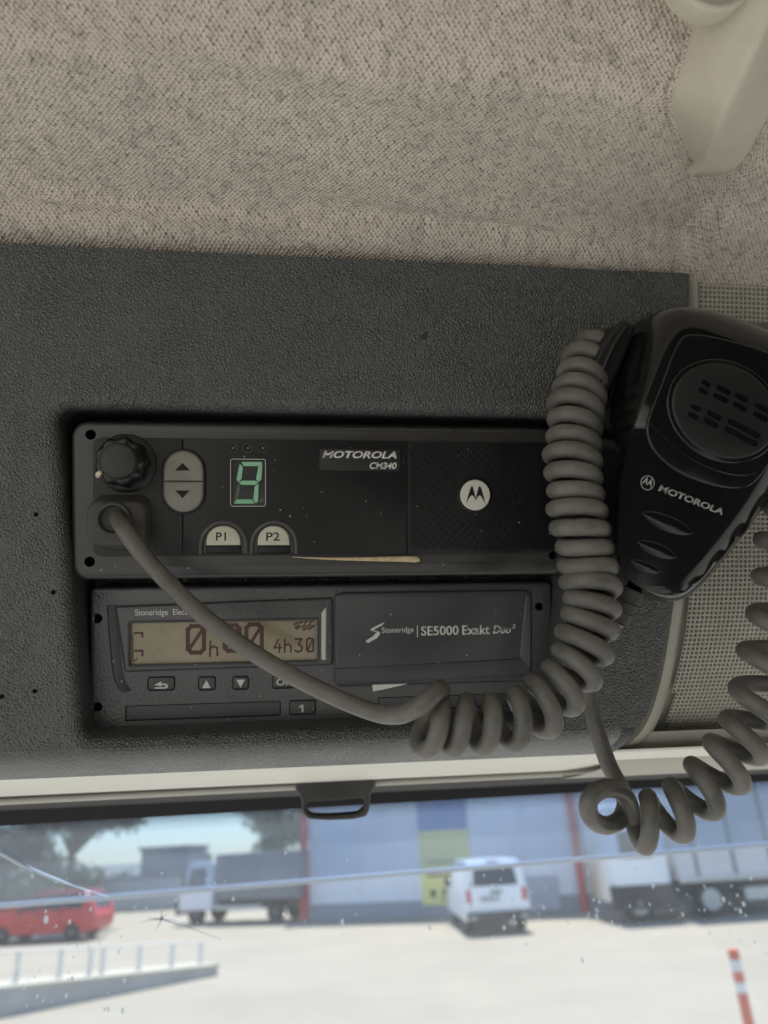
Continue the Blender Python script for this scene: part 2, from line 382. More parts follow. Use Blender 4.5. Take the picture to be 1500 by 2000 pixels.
def px_text(s, x0, y0, x1, y1, w, **k):
    a, b = C(x0, y0, w), C(x1, y1, w)
    return text_mesh(s, a.x, b.x, C(x0, y1, w).y if abs(y1-y0) else 0, a.y, w, **k)
def smoothstep(a, b, x):
    t = max(0, min(1, (x-a)/(b-a))); return t*t*(3-2*t)

# ================================================================== THE YARD OUTSIDE (setting)
def ground_mat():
    m = mat('yard_concrete', (.295, .272, .222), .85, .2, ('noise', 3, .2), .09, .35); return m
single('ground', MB().add([(-900,-300,0),(900,-300,0),(900,1600,0),(-900,1600,0)], [(0,1,2,3)]), ground_mat(), 'pale cream concrete yard outside the windscreen', 'ground', Matrix.Identity(4), 'structure')

# ================================================================== CAB SHELL
roof = MB()
roof.box((-.95, -1.05, 2.765), (1.0, .56, 2.82)); roof.box((-.95, .50, 2.575), (1.0, .56, 2.764))
single('cab_roof', roof, mat('cab_paint', (.6, .6, .6), .35), 'painted cab roof shell above the fabric headliner', 'roof', Matrix.Identity(4), 'structure')

cabm = mat('blocker_grey', (.07, .068, .065), .8, .2, var=.1)  # dark grey of the two added light-blocking walls
rw_ = MB(); rw_.box((-.05, -1.05, 1.80), (.949, -.98, 2.764))  # added behind the camera: keeps the microphone's reflection dark, left side open to light
single('rear_light_blocker', rw_, cabm, 'unseen dark grey piece of cab rear wall, cut to shape the light on the console', 'wall', Matrix.Identity(4), 'structure')
sw_ = MB(); sw_.box((.95, -1.05, 1.55), (1.0, .50, 1.85)); sw_.box((.95, -1.05, 1.851), (1.0, -.35, 2.764)); sw_.box((.95, -.349, 2.35), (1.0, .50, 2.764))  # added to hold back light from the right, with a window opening
single('side_light_blocker', sw_, cabm, 'unseen dark grey cab side with a window opening, added to block light from the right', 'wall', Matrix.Identity(4), 'structure')

# headliner: knitted fabric with a rolled lip above the console
def prof_point(py, w): p = C(750, py, w); return (p.y, w)
PT = [(.1210,.0243),(.1250,.0350),(.1290,.0458),(.1318,.0532),(.1342,.0566),(.1390,.0596),(.1480,.0648),(.1580,.0708),(.1680,.0780),(.1740,.0860),(.1790,.0970),(.1900,.1230),(.22,.19),(.39,.60),(.56,1.02)]
PA = [(.0955,-.012),(.0975,-.0075),(.1005,-.0045),(.1040,-.0028),(.1075,-.0015),(.1105,-.0004),(.1124,.0014),(.1138,.0050),(.1165,.0122)]+PT
PB = [(.0905,-.020),(.0912,-.017),(.0925,-.013),(.0945,-.008),(.0975,-.002),(.1015,.004),(.1060,.0095),(.1110,.0145),(.1165,.0190)]+PT
def dens(P, per):
    return [(q.x, q.y) for q in catmull([Vector((a, b, 0)) for a, b in P], per)]
PA2, PB2 = dens(PA, 4), dens(PB, 4)
UE = C(1352, 520).x
def head_prof(u):
    k = smoothstep(UE-.008, UE+.006, u)
    return [(a[0]*(1-k)+b[0]*k, a[1]*(1-k)+b[1]*k) for a, b in zip(PA2, PB2)]
def build_headliner():
    us = [-.95, -.8, -.5, -.35] + [-.30+i*.01 for i in range(40)] + [UE+d for d in (-.012,-.009,-.006,-.003,0,.003,.006,.009)] + [.17, .2, .25, .35, .6, .949]
    us = sorted(set(round(u, 5) for u in us)); mb = MB(); vs, fs, uv = [], [], []
    for u in us:
        P = head_prof(u); s = 0
        for i, (v, w) in enumerate(P):
            if i: s += math.hypot(v-P[i-1][0], w-P[i-1][1])
            wob = .0007*math.sin(u*31+i*.35)+.0005*math.sin(u*73+1.3+i*.5)
            vs.append(Vector((u, v+wob*.7, w+wob*.4))); uv.append((u, s))
    n = len(PA2)
    for k in range(len(us)-1):
        for i in range(n-1): fs.append((k*n+i, k*n+i+1, (k+1)*n+i+1, (k+1)*n+i))
    me = bpy.data.meshes.new('headliner'); me.from_pydata(vs, [], fs); me.materials.append(FABRIC)
    l = me.uv_layers.new(name='UVMap')
    for lp in me.loops: l.data[lp.index].uv = uv[lp.vertex_index]
    me.polygons.foreach_set('use_smooth', [True]*len(me.polygons))
    o = bpy.data.objects.new('headliner', me); COL.objects.link(o); o.matrix_world = CM
    return props(o, 'taupe knitted fabric headliner above the dark console', 'headliner', kind='structure')
HEAD = build_headliner()
def on_head(px, py, lift=0.0):
    lo, hi = -.02, .25
    def vprof(w):
        P = PA2
        for i in range(len(P)-1):
            if P[i][1] <= w <= P[i+1][1]: t = (w-P[i][1])/(P[i+1][1]-P[i][1]+1e-9); return P[i][0]+t*(P[i+1][0]-P[i][0])
        return P[-1][0]
    for _ in range(50):
        m = (lo+hi)/2
        if C(px, py, m).y > vprof(m): lo = m
        else: hi = m
    return C(px, py, lo-0.0) 

# ================================================================== OVERHEAD CONSOLE
cons = Thing('overhead_console', 'dark grey leather-grained overhead console panel holding the radio and tachograph', 'console', base=(0, 0, 0))
hole = rpoly([C(110,797), C(160,1446), C(1090,1408), C(1136,815)][::1], .0055, 8)
hole = hole if area(hole) > 0 else hole[::-1]
def outer_poly():
    L = C(-500, 500); pts = [(-.40, C(750,508).y), (-.40, C(750,1440).y)]
    for p in ((1238,1436),(1262,1400),(1285,1330),(1300,1240),(1312,1150),(1326,1000),(1336,800),(1344,650),(1347,572)): q = C(*p); pts.append((q.x, q.y))
    q = C(1347, 550); pts.append((q.x, q.y)); q = C(750, 508); pts.append((C(1346,540).x, q.y))
    return pts
OP = outer_poly()
OP[2] = (OP[2][0], OP[1][1])
def cast(c, p, poly):
    d = Vector(p[:2])-c; best = None
    for i in range(len(poly)):
        a, b = Vector(poly[i]), Vector(poly[(i+1) % len(poly)]); e = b-a; den = d.x*e.y-d.y*e.x
        if abs(den) < 1e-12: continue
        t = ((a.x-c.x)*e.y-(a.y-c.y)*e.x)/den; s = ((a.x-c.x)*d.y-(a.y-c.y)*d.x)/den
        if t > 0 and -1e-6 <= s <= 1+1e-6 and (best is None or t < best): best = t
    return c+d*best
pan = MB()
outer3 = [Vector((p[0], p[1], 0)) for p in (OP if area(OP) > 0 else OP[::-1])]
oh = [(p[0], p[1]) for p in inset(hole[::-1], .004)][::-1]      # enlarged hole = start of the soft rolled edge
hol_out = inset(hole, -1) 
def grow(p, d):
    q = inset(p[::-1], d) ; return q[::-1]
rr = []
for k in range(6):
    a = k/5*math.pi/2; rr.append([Vector((p[0], p[1], -.0045*(1-math.cos(a)))) for p in (grow(hole, .0045*(1-math.sin(a))) if math.sin(a) < .999 else hole)])
pan.cap([outer3, rr[0][::-1]])
pan.loft(rr, flip=True)
pan.loft([rr[-1], [Vector((p[0]*1.0, p[1], -.034)) for p in hole]], flip=True)
pan.cap([[Vector((p[0], p[1], -.034)) for p in hole]])
# side edge of the panel, turned back
eo = outer3; pan.loft([[p+Vector((0,0,-.012)) for p in eo], [p+Vector((0,0,-.0005)) for p in eo], eo])
cons.part('face_panel', pan, LEATHER)
LP = [(1440,0),(1452,-.0012),(1464,-.0045),(1477,-.011),(1486,-.018),(1491,-.0235),(1488,-.026)]
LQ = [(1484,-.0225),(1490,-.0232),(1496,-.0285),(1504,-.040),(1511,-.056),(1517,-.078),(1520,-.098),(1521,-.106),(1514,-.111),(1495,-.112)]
uu = [-.42, -.2, 0, .1, .2, .3, .45]
def strip(L_, u_list, sh_=True):
    P_ = dens([prof_point(a, b) for a, b in L_], 4); sh = OP[1][1]-P_[0][0] if sh_ else 0
    return MB().loft([[Vector((u, v+sh*max(0, 1-i/12), w)) for i, (v, w) in enumerate(P_)] for u in u_list], closed=False)
cons.part('lower_lip', strip(LP, [-.42, -.2, 0, .1, C(1215,1440).x]), LEATHER)
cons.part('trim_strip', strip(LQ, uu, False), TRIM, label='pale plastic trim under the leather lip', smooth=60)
# small pinholes in the leather of the lip
for k, (x, y) in enumerate(((172,1481),(260,1482),(3,1361),(68,1350),(104,1157),(70,1005))):
    p = C(x, y, .0001 if y < 1440 else -.0100)
    if y < 1440: cons.part('pin_hole', MB().lathe(p, [(.0008, -.001), (.0008, .00005)], 12), BLACK)

sc_ = C(829, 656, .0); scm = []
for k in range(14): a_ = 2*math.pi*k/14; q_ = random.uniform(.6, 1.2); scm.append((sc_.x+.0016*q_*math.cos(a_)+.0010*math.sin(a_), sc_.y+.0022*q_*math.sin(a_)))
cons.part('scuff_mark', MB().slab(scm, -.0005, .00006, .00004, seg=1), mat('scuff_dark', (.028, .029, .028), .6))
for pp_ in ([(1268,612),(1262,598),(1256,585)], [(1232,590),(1236,594)], [(905,615),(912,612),(922,613)]):
    cons.part('scratch', MB().tube([C(x, y, .00005) for x, y in pp_], .00012, 5), mat('scratch_pale', (.16, .16, .15), .6))

# ================================================================== SPEAKER PANEL (right of the console)
spk = Thing('speaker_panel', 'beige perforated speaker panel beside the console edge', 'speaker panel', base=tuple(C(1420,1000,-.012)))
def gp(v):   # depth profile of the grille, turning away at the bottom
    b = C(1400,1120).y; t = max(0, (b-v))
    return -.008-.33*t*t/.075-.05*t
def build_grille():
    mb = MB(); pt = .00195; U0 = C(1366,600,-.008).x; U1 = U0+.075; VT = C(1420,549,-.008).y; VB = C(1420,1462,-.03).y
    nv = int((VT-VB)/pt); nu = int((U1-U0)/pt)
    for j in range(nv):
        v1 = VT-j*pt; v0 = v1-pt; vc = (v0+v1)/2; w0, w1 = gp(v0), gp(v1)
        fr = j/nv
        # left limit follows the curved frame of the console
        py = 549+fr*(1450-549)
        xl = 1366 if py < 900 else 1366-(py-900)**1.25*.0285
        ul = C(xl, py, gp(vc)).x
        for i in range(-26, nu):
            u0 = U0+i*pt; u1 = u0+pt
            if u0 < ul: continue
            g = pt*.19; dp = .0011
            def S(u, v, d=0): return Vector((u, v, gp(v)-d))
            A = [S(u0,v0), S(u1,v0), S(u1,v1), S(u0,v1)]
            B = [S(u0+g,v0+g,.0001), S(u1-g,v0+g,.0001), S(u1-g,v1-g,.0001), S(u0+g,v1-g,.0001)]
            E = [S(u0+g*1.7,v0+g*1.7,dp), S(u1-g*1.7,v0+g*1.7,dp), S(u1-g*1.7,v1-g*1.7,dp), S(u0+g*1.7,v1-g*1.7,dp)]
            q = [(a, (a+1) % 4, 4+(a+1) % 4, 4+a) for a in range(4)]
            mb.add(A+B+E, q+[(a+4, b+4, c+4, d+4) for a, b, c, d in q])
            mi = 1 if (fr < .55 or u0 < ul+.009) else 2  # dark pit floors in the upper rows and along the left edge
            mb.add(E, [(0,1,2,3)], mi)
    return mb
gobj = spk.part('grille', build_grille(), [GRP, GRD, GRM], smooth=0, kind='stuff')
fr = MB()
fpts = [C(1350,538,-.006), C(1352,572,-.006), C(1351,650,-.006), C(1343,800,-.006), C(1333,1000,-.007), C(1319,1150,-.009), C(1307,1240,-.011), C(1291,1330,-.015), C(1268,1402,-.019), C(1243,1440,-.022), C(1215,1458,-.026)]
inn = [C(1367,540,-.0075), C(1367,572,-.0075), C(1367,650,-.0075), C(1367,800,-.0075), C(1362,1000,-.008), C(1347,1150,-.011), C(1332,1240,-.015), C(1314,1330,-.021), C(1292,1402,-.027), C(1268,1446,-.031), C(1235,1472,-.034)]
f1, f2 = catmull(fpts, 6), catmull(inn, 6)
fr.loft([[p+Vector((-.003,0,-.006)) for p in f1], f1, [(a*.65+b*.35)+Vector((0,0,.0008)) for a, b in zip(f1, f2)], [(a*.2+b*.8)+Vector((0,0,.0002)) for a, b in zip(f1, f2)], [b+Vector((0,0,-.003)) for b in f2]], closed=False)
spk.part('frame', fr, GRP, smooth=60)
bk = MB(); vv = [C(1420,520).y-(i*.0065) for i in range(34)]
bk.loft([[Vector((u, v, gp(v)-.0032)) for v in vv] for u in (C(1120,1470).x, .5)], closed=False, flip=True)
spk.part('backing', bk, GRP)
lowr = MB(); LR = [(1424,-.0262),(1440,-.0272),(1455,-.030),(1468,-.036),(1482,-.046),(1494,-.062),(1503,-.085),(1507,-.1052),(1500,-.108)]
lowr.loft([[Vector((u, C(1400,a,b).y, b)) for a, b in LR] for u in (C(1225,1470,-.03).x, .18, .3, .5)], closed=False)
spk.part('lower_edge', lowr, GRP, smooth=60)

# ================================================================== RADIO
WF, WP = -.0050, -.0036          # frame front, face plate front
rad = Thing('two_way_radio', 'black two-way radio with knob, green digit and round speaker grille, mounted above the tachograph', 'radio', base=tuple(C(620,1128,-.02)))
fo = px_rect(138, 822, 1110, 1133, WF, .006, 8)
def hpx(x, y, r, w, n=18): c = C(x, y, w); return circle(c, r, n)
frh = [hpx(177,849,.0019,WF), hpx(175,1097,.0019,WF), hpx(1080,1084,.0018,WF), hpx(1086,858,.0018,WF)]
frm = rad.part('mounting_frame', MB().slab(fo, -.031, WF, .0018, frh, .006, hm=1), [RFRAME, BLACK])
# raised rib running round the face plate
ribo, ribi = px_rect(168, 843, 1096, 1100, WF, .004), px_rect(175, 850, 1089, 1092, WF, .004)
fp = px_rect(181, 854, 1086, 1087, WP, .0032)
def zx(x): return 100+x*520/1500
def zy(y): return 780+y*520/1500
def rx(x): return 540+x*.4
def ry(y): return 800+y*.4
well = [px_rect(319, 878, 400, 1002, WP, .0075, 10), px_rect(450, 896, 519, 989, WP, .0006, 3)]
arch = []
for x0, x1 in ((392, 481), (492, 579)):
    a, b = C(x0, 1020, WP), C(x1, 1084, WP); r = (b.x-a.x)/2; cy = a.y-r; pts = [(a.x, C(x0,1082.5,WP).y), (b.x, C(x0,1082.5,WP).y)]
    for k in range(15): t = math.pi*k/14; pts.append(((a.x+b.x)/2+r*math.cos(t), cy+r*math.sin(t)))
    arch.append(pts)
leds = [hpx(x, 875, .00165, WP, 14) for x in (455, 484, 513)]
lgc = C(927, 967, WP); sp_holes = []; pit = C(813,900,WP).x-C(805,900,WP).x
i0 = C(806, 874, WP)
for j in range(26):
    for i in range(32):
        if (i+j) % 2: continue
        u, v = i0.x+i*pit, i0.y-j*pit*1.03
        d = math.hypot(u-lgc.x, v-lgc.y)
        if d > .0225 and u > lgc.x-.004: continue
        if d < .0097 or v < C(805,1070,WP).y or u > C(1042,900,WP).x: continue
        sp_holes.append(circle((u, v), .00072, 7))
spx = C(795, 900, WP).x
# left block (textured), middle and speaker plates, each a plate with a joint between
def clip_rect(x0, x1, rl, rr_):
    a, b = C(x0, 854, WP), C(x1, 854, WP); vb = C(181, 1087, WP).y; vt = C(181, 854, WP).y
    full = rrect(a.x, b.x, vb, vt, .0032, 6); n = len(full)//4; out = []
    for q, (keep, cor) in enumerate(((rr_, (b.x, vb)), (rr_, (b.x, vt)), (rl, (a.x, vt)), (rl, (a.x, vb)))):
        out += full[q*n:(q+1)*n] if keep else [cor]
    return out
left = rad.part('control_block', MB().slab(clip_rect(181, 356.3, True, False), -.02, WP-.0002, .0003, [], .003), RTEX)
# rocker sits across the joint: build it on a proud collar
mid = rad.part('front_plate', MB().slab(clip_rect(357.6, 794, False, False), -.02, WP, .0003, [well[1]]+arch+leds, .0022), [RFACE])
spkp = rad.part('speaker_plate', MB().slab(clip_rect(796, 1086, False, True), -.02, WP, .0003, sp_holes, .004, hm=1), [RFACE, BLACK])
rad.part('rocker_collar', MB().slab(px_rect(316, 876, 402, 1005, WP, .0079, 10), -.01, WP+.0008, .0005), RFACE)
def rocker(y0, y1, top):
    a, b = C(321, y0, WP), C(398, y0, WP); vt, vb = C(321, y0, WP).y, C(321, y1, WP).y; r = (b.x-a.x)/2; cx = (a.x+b.x)/2; o = []
    for k in range(17):
        t = math.pi*k/16
        o.append((cx+r*math.cos(t), vt-r+r*math.sin(t)) if top else (cx-r*math.cos(t), vb+r-r*math.sin(t)))
    o += [(a.x, vb), (b.x, vb)] if top else [(b.x, vt), (a.x, vt)]
    return o
for y0, y1, top, tri in ((881, 939.5, True, ((342,919),(371,919),(356.5,904))), (940.5, 1000, False, ((342,958),(371,958),(356.5,973)))):
    k = rad.part('rocker_key', MB().slab(rocker(y0, y1, top), -.006, WP+.0022, .0011, seg=4), BTN)
    t = [C(x, y, WP+.0022) for x, y in tri]
    rad.part('arrow_mark', MB().slab([(p.x, p.y) for p in t], WP+.0021, WP+.00228, .00002, seg=1), INK, parent=None)
# LEDs
for x in (455, 484, 513):
    c = C(x, 875, WP); rad.part('indicator_lamp', MB().lathe((c.x, c.y, WP-.002), [(.0012, 0), (.0011, .0009), (.0006, .0014)], 14), mat('lamp_lens', (.10, .095, .085), .25))
    rad.part('lamp_ring', MB().tube([Vector((c.x+.0016*math.cos(a), c.y+.0016*math.sin(a), WP)) for a in [k*math.pi/10 for k in range(21)]], .0002, 6, False), RFRAME)
# seven-segment display
dw = WP-.0014
da, db = C(451.5, 987.5, dw), C(517.5, 897.5, dw); rad_d = rad.part('digit_display', MB().box((da.x, C(451.5,987.5,dw).y, -.0057), (db.x, C(451.5,897.5,dw).y, dw)), DISP, smooth=0)
rimd = px_rect(450.5, 896.5, 518.5, 988.5, WP, .0007, 3)
rad.part('display_edge', MB().tube([Vector((p[0], p[1], WP)) for p in rimd+rimd[:1]], .00016, 6, False), BEZ)
def seg(name, pts, m):
    q = [C(zx(x), zy(y), dw) for x, y in pts]; rad.part(name, MB().slab([(p.x, p.y) for p in q], dw-.0002, dw+.0001, .00003, seg=1), m)
seg('digit_segment', [(1072,352),(1190,352),(1180,376),(1084,376)], SEGON)
seg('digit_segment', [(1062,362),(1080,382),(1072,448),(1056,466),(1044,452)], SEGON)
seg('digit_segment', [(1190,362),(1184,452),(1168,466),(1154,450),(1166,382)], SEGON)
seg('digit_segment', [(1058,470),(1074,458),(1152,458),(1166,470),(1150,482),(1072,482)], SEGON)
seg('digit_segment', [(1168,476),(1166,572),(1152,586),(1138,566),(1146,490)], SEGON)
seg('digit_segment', [(1044,564),(1130,564),(1146,588),(1028,588)], SEGON)
seg('unlit_segment', [(1052,476),(1064,490),(1054,560),(1032,580),(1028,572)], SEGOFF)
dp = C(zx(1187), zy(571), dw); rad.part('decimal_point', MB().lathe((dp.x, dp.y, dw-.0002), [(.0009, 0), (.0009, .0003)], 14), SEGOFF)
# P1 / P2 keys
for (x0, x1, s_, tx0, tx1) in ((403, 470, 'P1', 422, 441), (503, 566, 'P2', 520, 546)):
    a, b = C(x0, 1027, WP), C(x1, 1065, WP); r = (b.x-a.x)/2; cx = (a.x+b.x)/2; vb = C(x0, 1065, WP).y; vt = a.y; o = [(a.x, vb), (b.x, vb)]
    for k in range(1, 16): t = math.pi*k/16; o.append((cx+r*math.cos(t)**1 if abs(math.cos(t)) < 1 else cx, vb+.0006+(vt-vb-.0006)*math.sin(t)**.8))
    key = rad.part('function_key', MB().slab(o, -.0058, WP+.0010, .0007, seg=4), PCAP)
    rad.part('lettering', px_text(s_, tx0, 1040, tx1, 1056, WP+.00102, bold=.004), INK)
    sb = px_rect(x0-1, 1066, x1+1, 1081, WP, .0003, 2); rad.part('key_foot', MB().slab(sb, -.0058, WP-.0006, .0003), RFACE)
    # chamfered arch round the key
    ap = arch[0] if s_ == 'P1' else arch[1]
    g = [p for p in ap[2:]]; g = [(ap[1][0], ap[1][1])]+g+[(ap[0][0], ap[0][1])]
    rad.part('key_surround', MB().tube([Vector((p[0], p[1], WP-.0001)) for p in g], .0007, 8), mat('key_surround_plastic', (.09, .085, .078), .3))
# badge
rad.part('badge_plate', MB().slab(px_rect(624, 876, 782, 919, WP, .0012), WP-.001, WP+.0003, .0002), mat('badge_plastic', (.016, .0155, .0145), .5))
rad.part('lettering', px_text('MOTOROLA', 629, 880, 775, 894.5, WP+.0003, shear=.28, bold=.034), PRINT)
rad.part('lettering', px_text('CM340', 722, 902.5, 775, 916, WP+.0003, shear=.22, bold=.03), PRINT)
# emblem on the speaker
def batwing(c, k, rot=0):
    z = [(920,453),(926,425),(936,392),(943,373),(948,367),(953,376),(960,402),(967,430),(974,402),(981,376),(986,367),(992,374),(1000,394),(1008,426),(1013,453),(1003,432),(993,417),(986,413),(977,420),(967,436),(957,420),(948,413),(941,417),(930,432)]
    ca, sa = math.cos(rot), math.sin(rot); o = []
    for x, y in z:
        a, b = (x-966.5)*k, -(y-412)*k; o.append((c[0]+a*ca-b*sa, c[1]+a*sa+b*ca))
    return o
er = C(956, 967, WP).x-lgc.x
rad.part('emblem_boss', MB().lathe((lgc.x, lgc.y, WP-.001), [(er*1.17, 0), (er*1.17, .0012), (er*1.08, .0018), (er*.9, .0018)], 40), RFACE)
emb = rad.part('emblem', MB().lathe((lgc.x, lgc.y, WP), [(er, 0), (er, .0010), (er*.95, .0014), (er*.5, .00155), (er*.02, .0016)], 40), WHITEDISC)
rad.part('emblem_mark', MB().slab(batwing(lgc, er/73*.96), WP+.001, WP+.00168, .00002, seg=1), INK)
# knob
kc = C(247, 905, WP)
rad.part('knob_collar', MB().lathe((kc.x, kc.y, WP-.001), [(.0108, 0), (.0108, .0016), (.0100, .0024), (.0092, .0026)], 40), RTEX)
def lob(a): return 1+.055*math.cos(9*a)
kn = rad.part('volume_knob', MB().lathe((kc.x, kc.y, WP+.001), [(.0086, 0), (.0088, .001), (.0086, .0085), (.0078, .0098), (.0066, .0102)], 72, lobes=lob), KNOBM)
rad.part('knob_cap', MB().lathe((kc.x, kc.y, WP+.0108), [(.0066, 0), (.0064, .0022), (.0058, .0031), (.0045, .0035), (.001, .0036)], 40), mat('knob_cap_plastic', (.032, .031, .030), .45, .5, ('noise', 1500, .3)))
pa = math.radians(212); pdv = Vector((math.cos(pa), math.sin(pa), 0)); pc = Vector((kc.x, kc.y, WP+.0088))
rad.part('knob_pointer', MB().tube([pc+pdv*.0072+Vector((0,0,.0030)), pc+pdv*.0085+Vector((0,0,.0022)), pc+pdv*.0094+Vector((0,0,-.0004)), pc+pdv*.0093+Vector((0,0,-.003))], [.0007,.0009,.0009,.0006], 8), mat('pointer_cream', (.66, .58, .43), .5))
# tab under the plug
rad.part('socket_tab', MB().slab(px_rect(208, 1066, 250, 1075, WP, .0005, 3), WP-.001, WP+.0008, .0003), RTEX)

# wooden stick wedged under the face plate
stk = MB(); sp_ = [C(571,1088,WP+.0006), C(640,1091,WP+.0007), C(720,1092,WP+.0008), C(790,1092,WP+.0009), C(812,1093,WP+.0010), C(815,1097,WP+.0010)]
stk.tube(catmull(sp_, 5), [.0001+.0011*min(1, i/16) for i in range(26)], 8)
single('wooden_stick', stk, WOOD, 'pale split wooden stick wedged under the edge of the radio face', 'stick')

# ================================================================== TACHOGRAPH
WT = -.0165
tac = Thing('tachograph', 'dark grey digital tachograph with brown display and four keys, below the two-way radio', 'tachograph', base=tuple(C(620,1430,-.033)))
def tx(x): return 130+x*550/1500
def ty(y): return 1120+y*550/1500
def qx(x): return 620+x*.4
def qy(y): return 1130+y*.4
to = rpoly([C(176,1150,WT), C(176,1432,WT), C(1084,1401,WT), C(1084,1136,WT)], .002, 5)
a0, a1 = C(176,1148,WT), C(1078,1148,WT); to = rrect(a0.x, a1.x, C(176,1433,WT).y, a0.y, .0022)
tw = WT
lcd_h = px_rect(253, 1216, 620, 1300, tw, .0005, 3)
def trect(x0, y0, x1, y1, w, r=.0006, n=4):
    """photo box whose rows climb to the right: rectangle on the face"""
    a, b = C(x0, y0, w), C(x1, y0, w); c = C(x0, y1, w); return rrect(a.x, b.x, c.y, a.y, r, n)
slot1 = trect(tx(312), ty(705), tx(1142), ty(788), tw, .0006)
k_b = [trect(tx(430), ty(550), tx(580), ty(628), tw, .0012), trect(tx(700), ty(548), tx(797), ty(625), tw, .0012), trect(tx(882), ty(546), tx(973), ty(622), tw, .0012), trect(tx(1095), ty(540), tx(1222), ty(616), tw, .0012), trect(tx(1185), ty(675), tx(1330), ty(756), tw, .0008)]
holes = [hpx(190,1208,.0019,tw), hpx(190,1381,.0019,tw), hpx(1053,1185,.0018,tw)]
slot2 = trect(738, 1362, 1028, 1390, tw, .0006)
body = tac.part('body', MB().slab(to, -.0335, tw, .0013, holes+[slot1, slot2]+k_b, .0016), [TFACE])
for p in holes:
    c = Vector((sum(q[0] for q in p)/len(p), sum(q[1] for q in p)/len(p))); tac.part('screw_hole', MB().lathe((c.x, c.y, tw-.00155), [(.0019, 0), (.0019, .0003)], 16), BLACK)
# groove line and raised display housing
hs = rpoly([C(tx(258),ty(172),tw), C(tx(312),ty(524),tw), C(tx(1418),ty(486),tw), C(tx(1418),ty(126),tw)], .0012, 5)
tac.part('display_housing', MB().slab(hs, tw-.001, tw+.0016, .0012, [lcd_h], .0013), TFACE)
swoop = catmull([C(tx(225),ty(170),tw), C(tx(232),ty(300),tw), C(tx(245),ty(440),tw), C(tx(262),ty(560),tw), C(tx(300),ty(628),tw)], 6)
tac.part('housing_flank', MB().loft([[p+Vector((-.0012,0,-.0006)) for p in swoop], [p+Vector((0,0,.0009)) for p in swoop], [p+Vector((.0020,.0,.0006)) for p in swoop], [p+Vector((.0045,.0002,-.0006)) for p in swoop]], closed=False), TSMOOTH)
lw = tw+.0006
lcd = tac.part('lcd_screen', MB().slab(inset(lcd_h if area(lcd_h) > 0 else lcd_h[::-1], .0001), tw+.0001, lw, .0001), LCD)
rb = px_rect(252, 1215, 621, 1301, tw+.0016, .0006, 3)
tac.part('lcd_bezel', MB().tube([Vector((p[0], p[1], tw+.0016)) for p in rb+rb[:1]], .00045, 8, False), TSMOOTH)
# chamfer right of the screen, light from the left put into its pale colour
ch = [C(tx(1332),ty(245),lw), C(tx(1332),ty(452),lw), C(tx(1378),ty(462),tw+.0024), C(tx(1380),ty(182),tw+.0024)]
chm = MB(); chm.add([ch[0], ch[1], ch[2], ch[3]], [(0,1,2,3)]); chm.add([ch[3], ch[2], ch[2]+Vector((.0012,0,-.002)), ch[3]+Vector((.0012,0,-.002))], [(0,1,2,3)])
chm.add([ch[0], ch[3], ch[3]+Vector((.0012,0,-.002)), ch[0]+Vector((0,0,-.001))], [(0,1,2,3)]); chm.add([ch[1], ch[2], ch[2]+Vector((.0012,0,-.002)), ch[1]+Vector((0,0,-.001))], [(0,3,2,1)])
tac.part('bezel_chamfer', chm, BEZ, smooth=0)
tac.part('lettering', px_text('Stoneridge  Electronics', 264, 1190.5, 402, 1206, tw+.0016), PRINT)
# LCD characters
def lcdstroke(zpts, wid, m=LCDINK, closed=False):
    p = [C(tx(x), ty(y), lw) for x, y in zpts]; p = p+p[:1] if closed else p
    tac.part('lcd_character', MB().stroke(p, wid, lw-.0001, lw+.00004), m)
def zero(x0, x1, y0, y1, wid, m=LCDINK, slash=True):
    c = (x1-x0)*.22; lcdstroke([(x0+c,y0),(x1-c,y0),(x1,y0+c),(x1,y1-c),(x1-c,y1),(x0+c,y1),(x0,y1-c),(x0,y0+c)], wid, m, True)
    if slash: lcdstroke([(x0+c*.8,y1-c*1.5),(x1-c*.8,y0+c*1.5)], wid*.8, m)
zero(646, 732, 281, 421, .0016)
zero(842, 922, 276, 412, .0016); zero(958, 1040, 272, 410, .0016)
lcdstroke([(766,362),(764,440)], .0008); lcdstroke([(766,398),(784,388),(802,396),(804,436)], .0008)
lcdstroke([(362,318),(404,316),(404,336)], .0008); lcdstroke([(352,330),(354,468)], .0005, LCDGHOST); lcdstroke([(366,412),(404,411),(404,436)], .0008); lcdstroke([(356,470),(376,455)], .0006, LCDGHOST)
lcdstroke([(1128,352),(1106,396),(1146,395)], .0007); lcdstroke([(1134,375),(1134,418)], .0007)
lcdstroke([(1162,352),(1162,418)], .0007); lcdstroke([(1162,386),(1180,376),(1194,386),(1195,416)], .0007)
lcdstroke([(1218,350),(1252,348),(1236,376),(1254,392),(1252,410),(1232,418),(1216,410)], .0007); zero(1280, 1314, 346, 416, .0007)
for k, (x, y) in enumerate(((1222,268),(1236,290),(1248,262),(1262,282),(1276,258),(1292,276),(1306,256),(1312,284),(1228,284),(1270,296),(1298,292))):
    lcdstroke([(x-8, y+4), (x+6, y-6)], .0009, LCDGHOST)
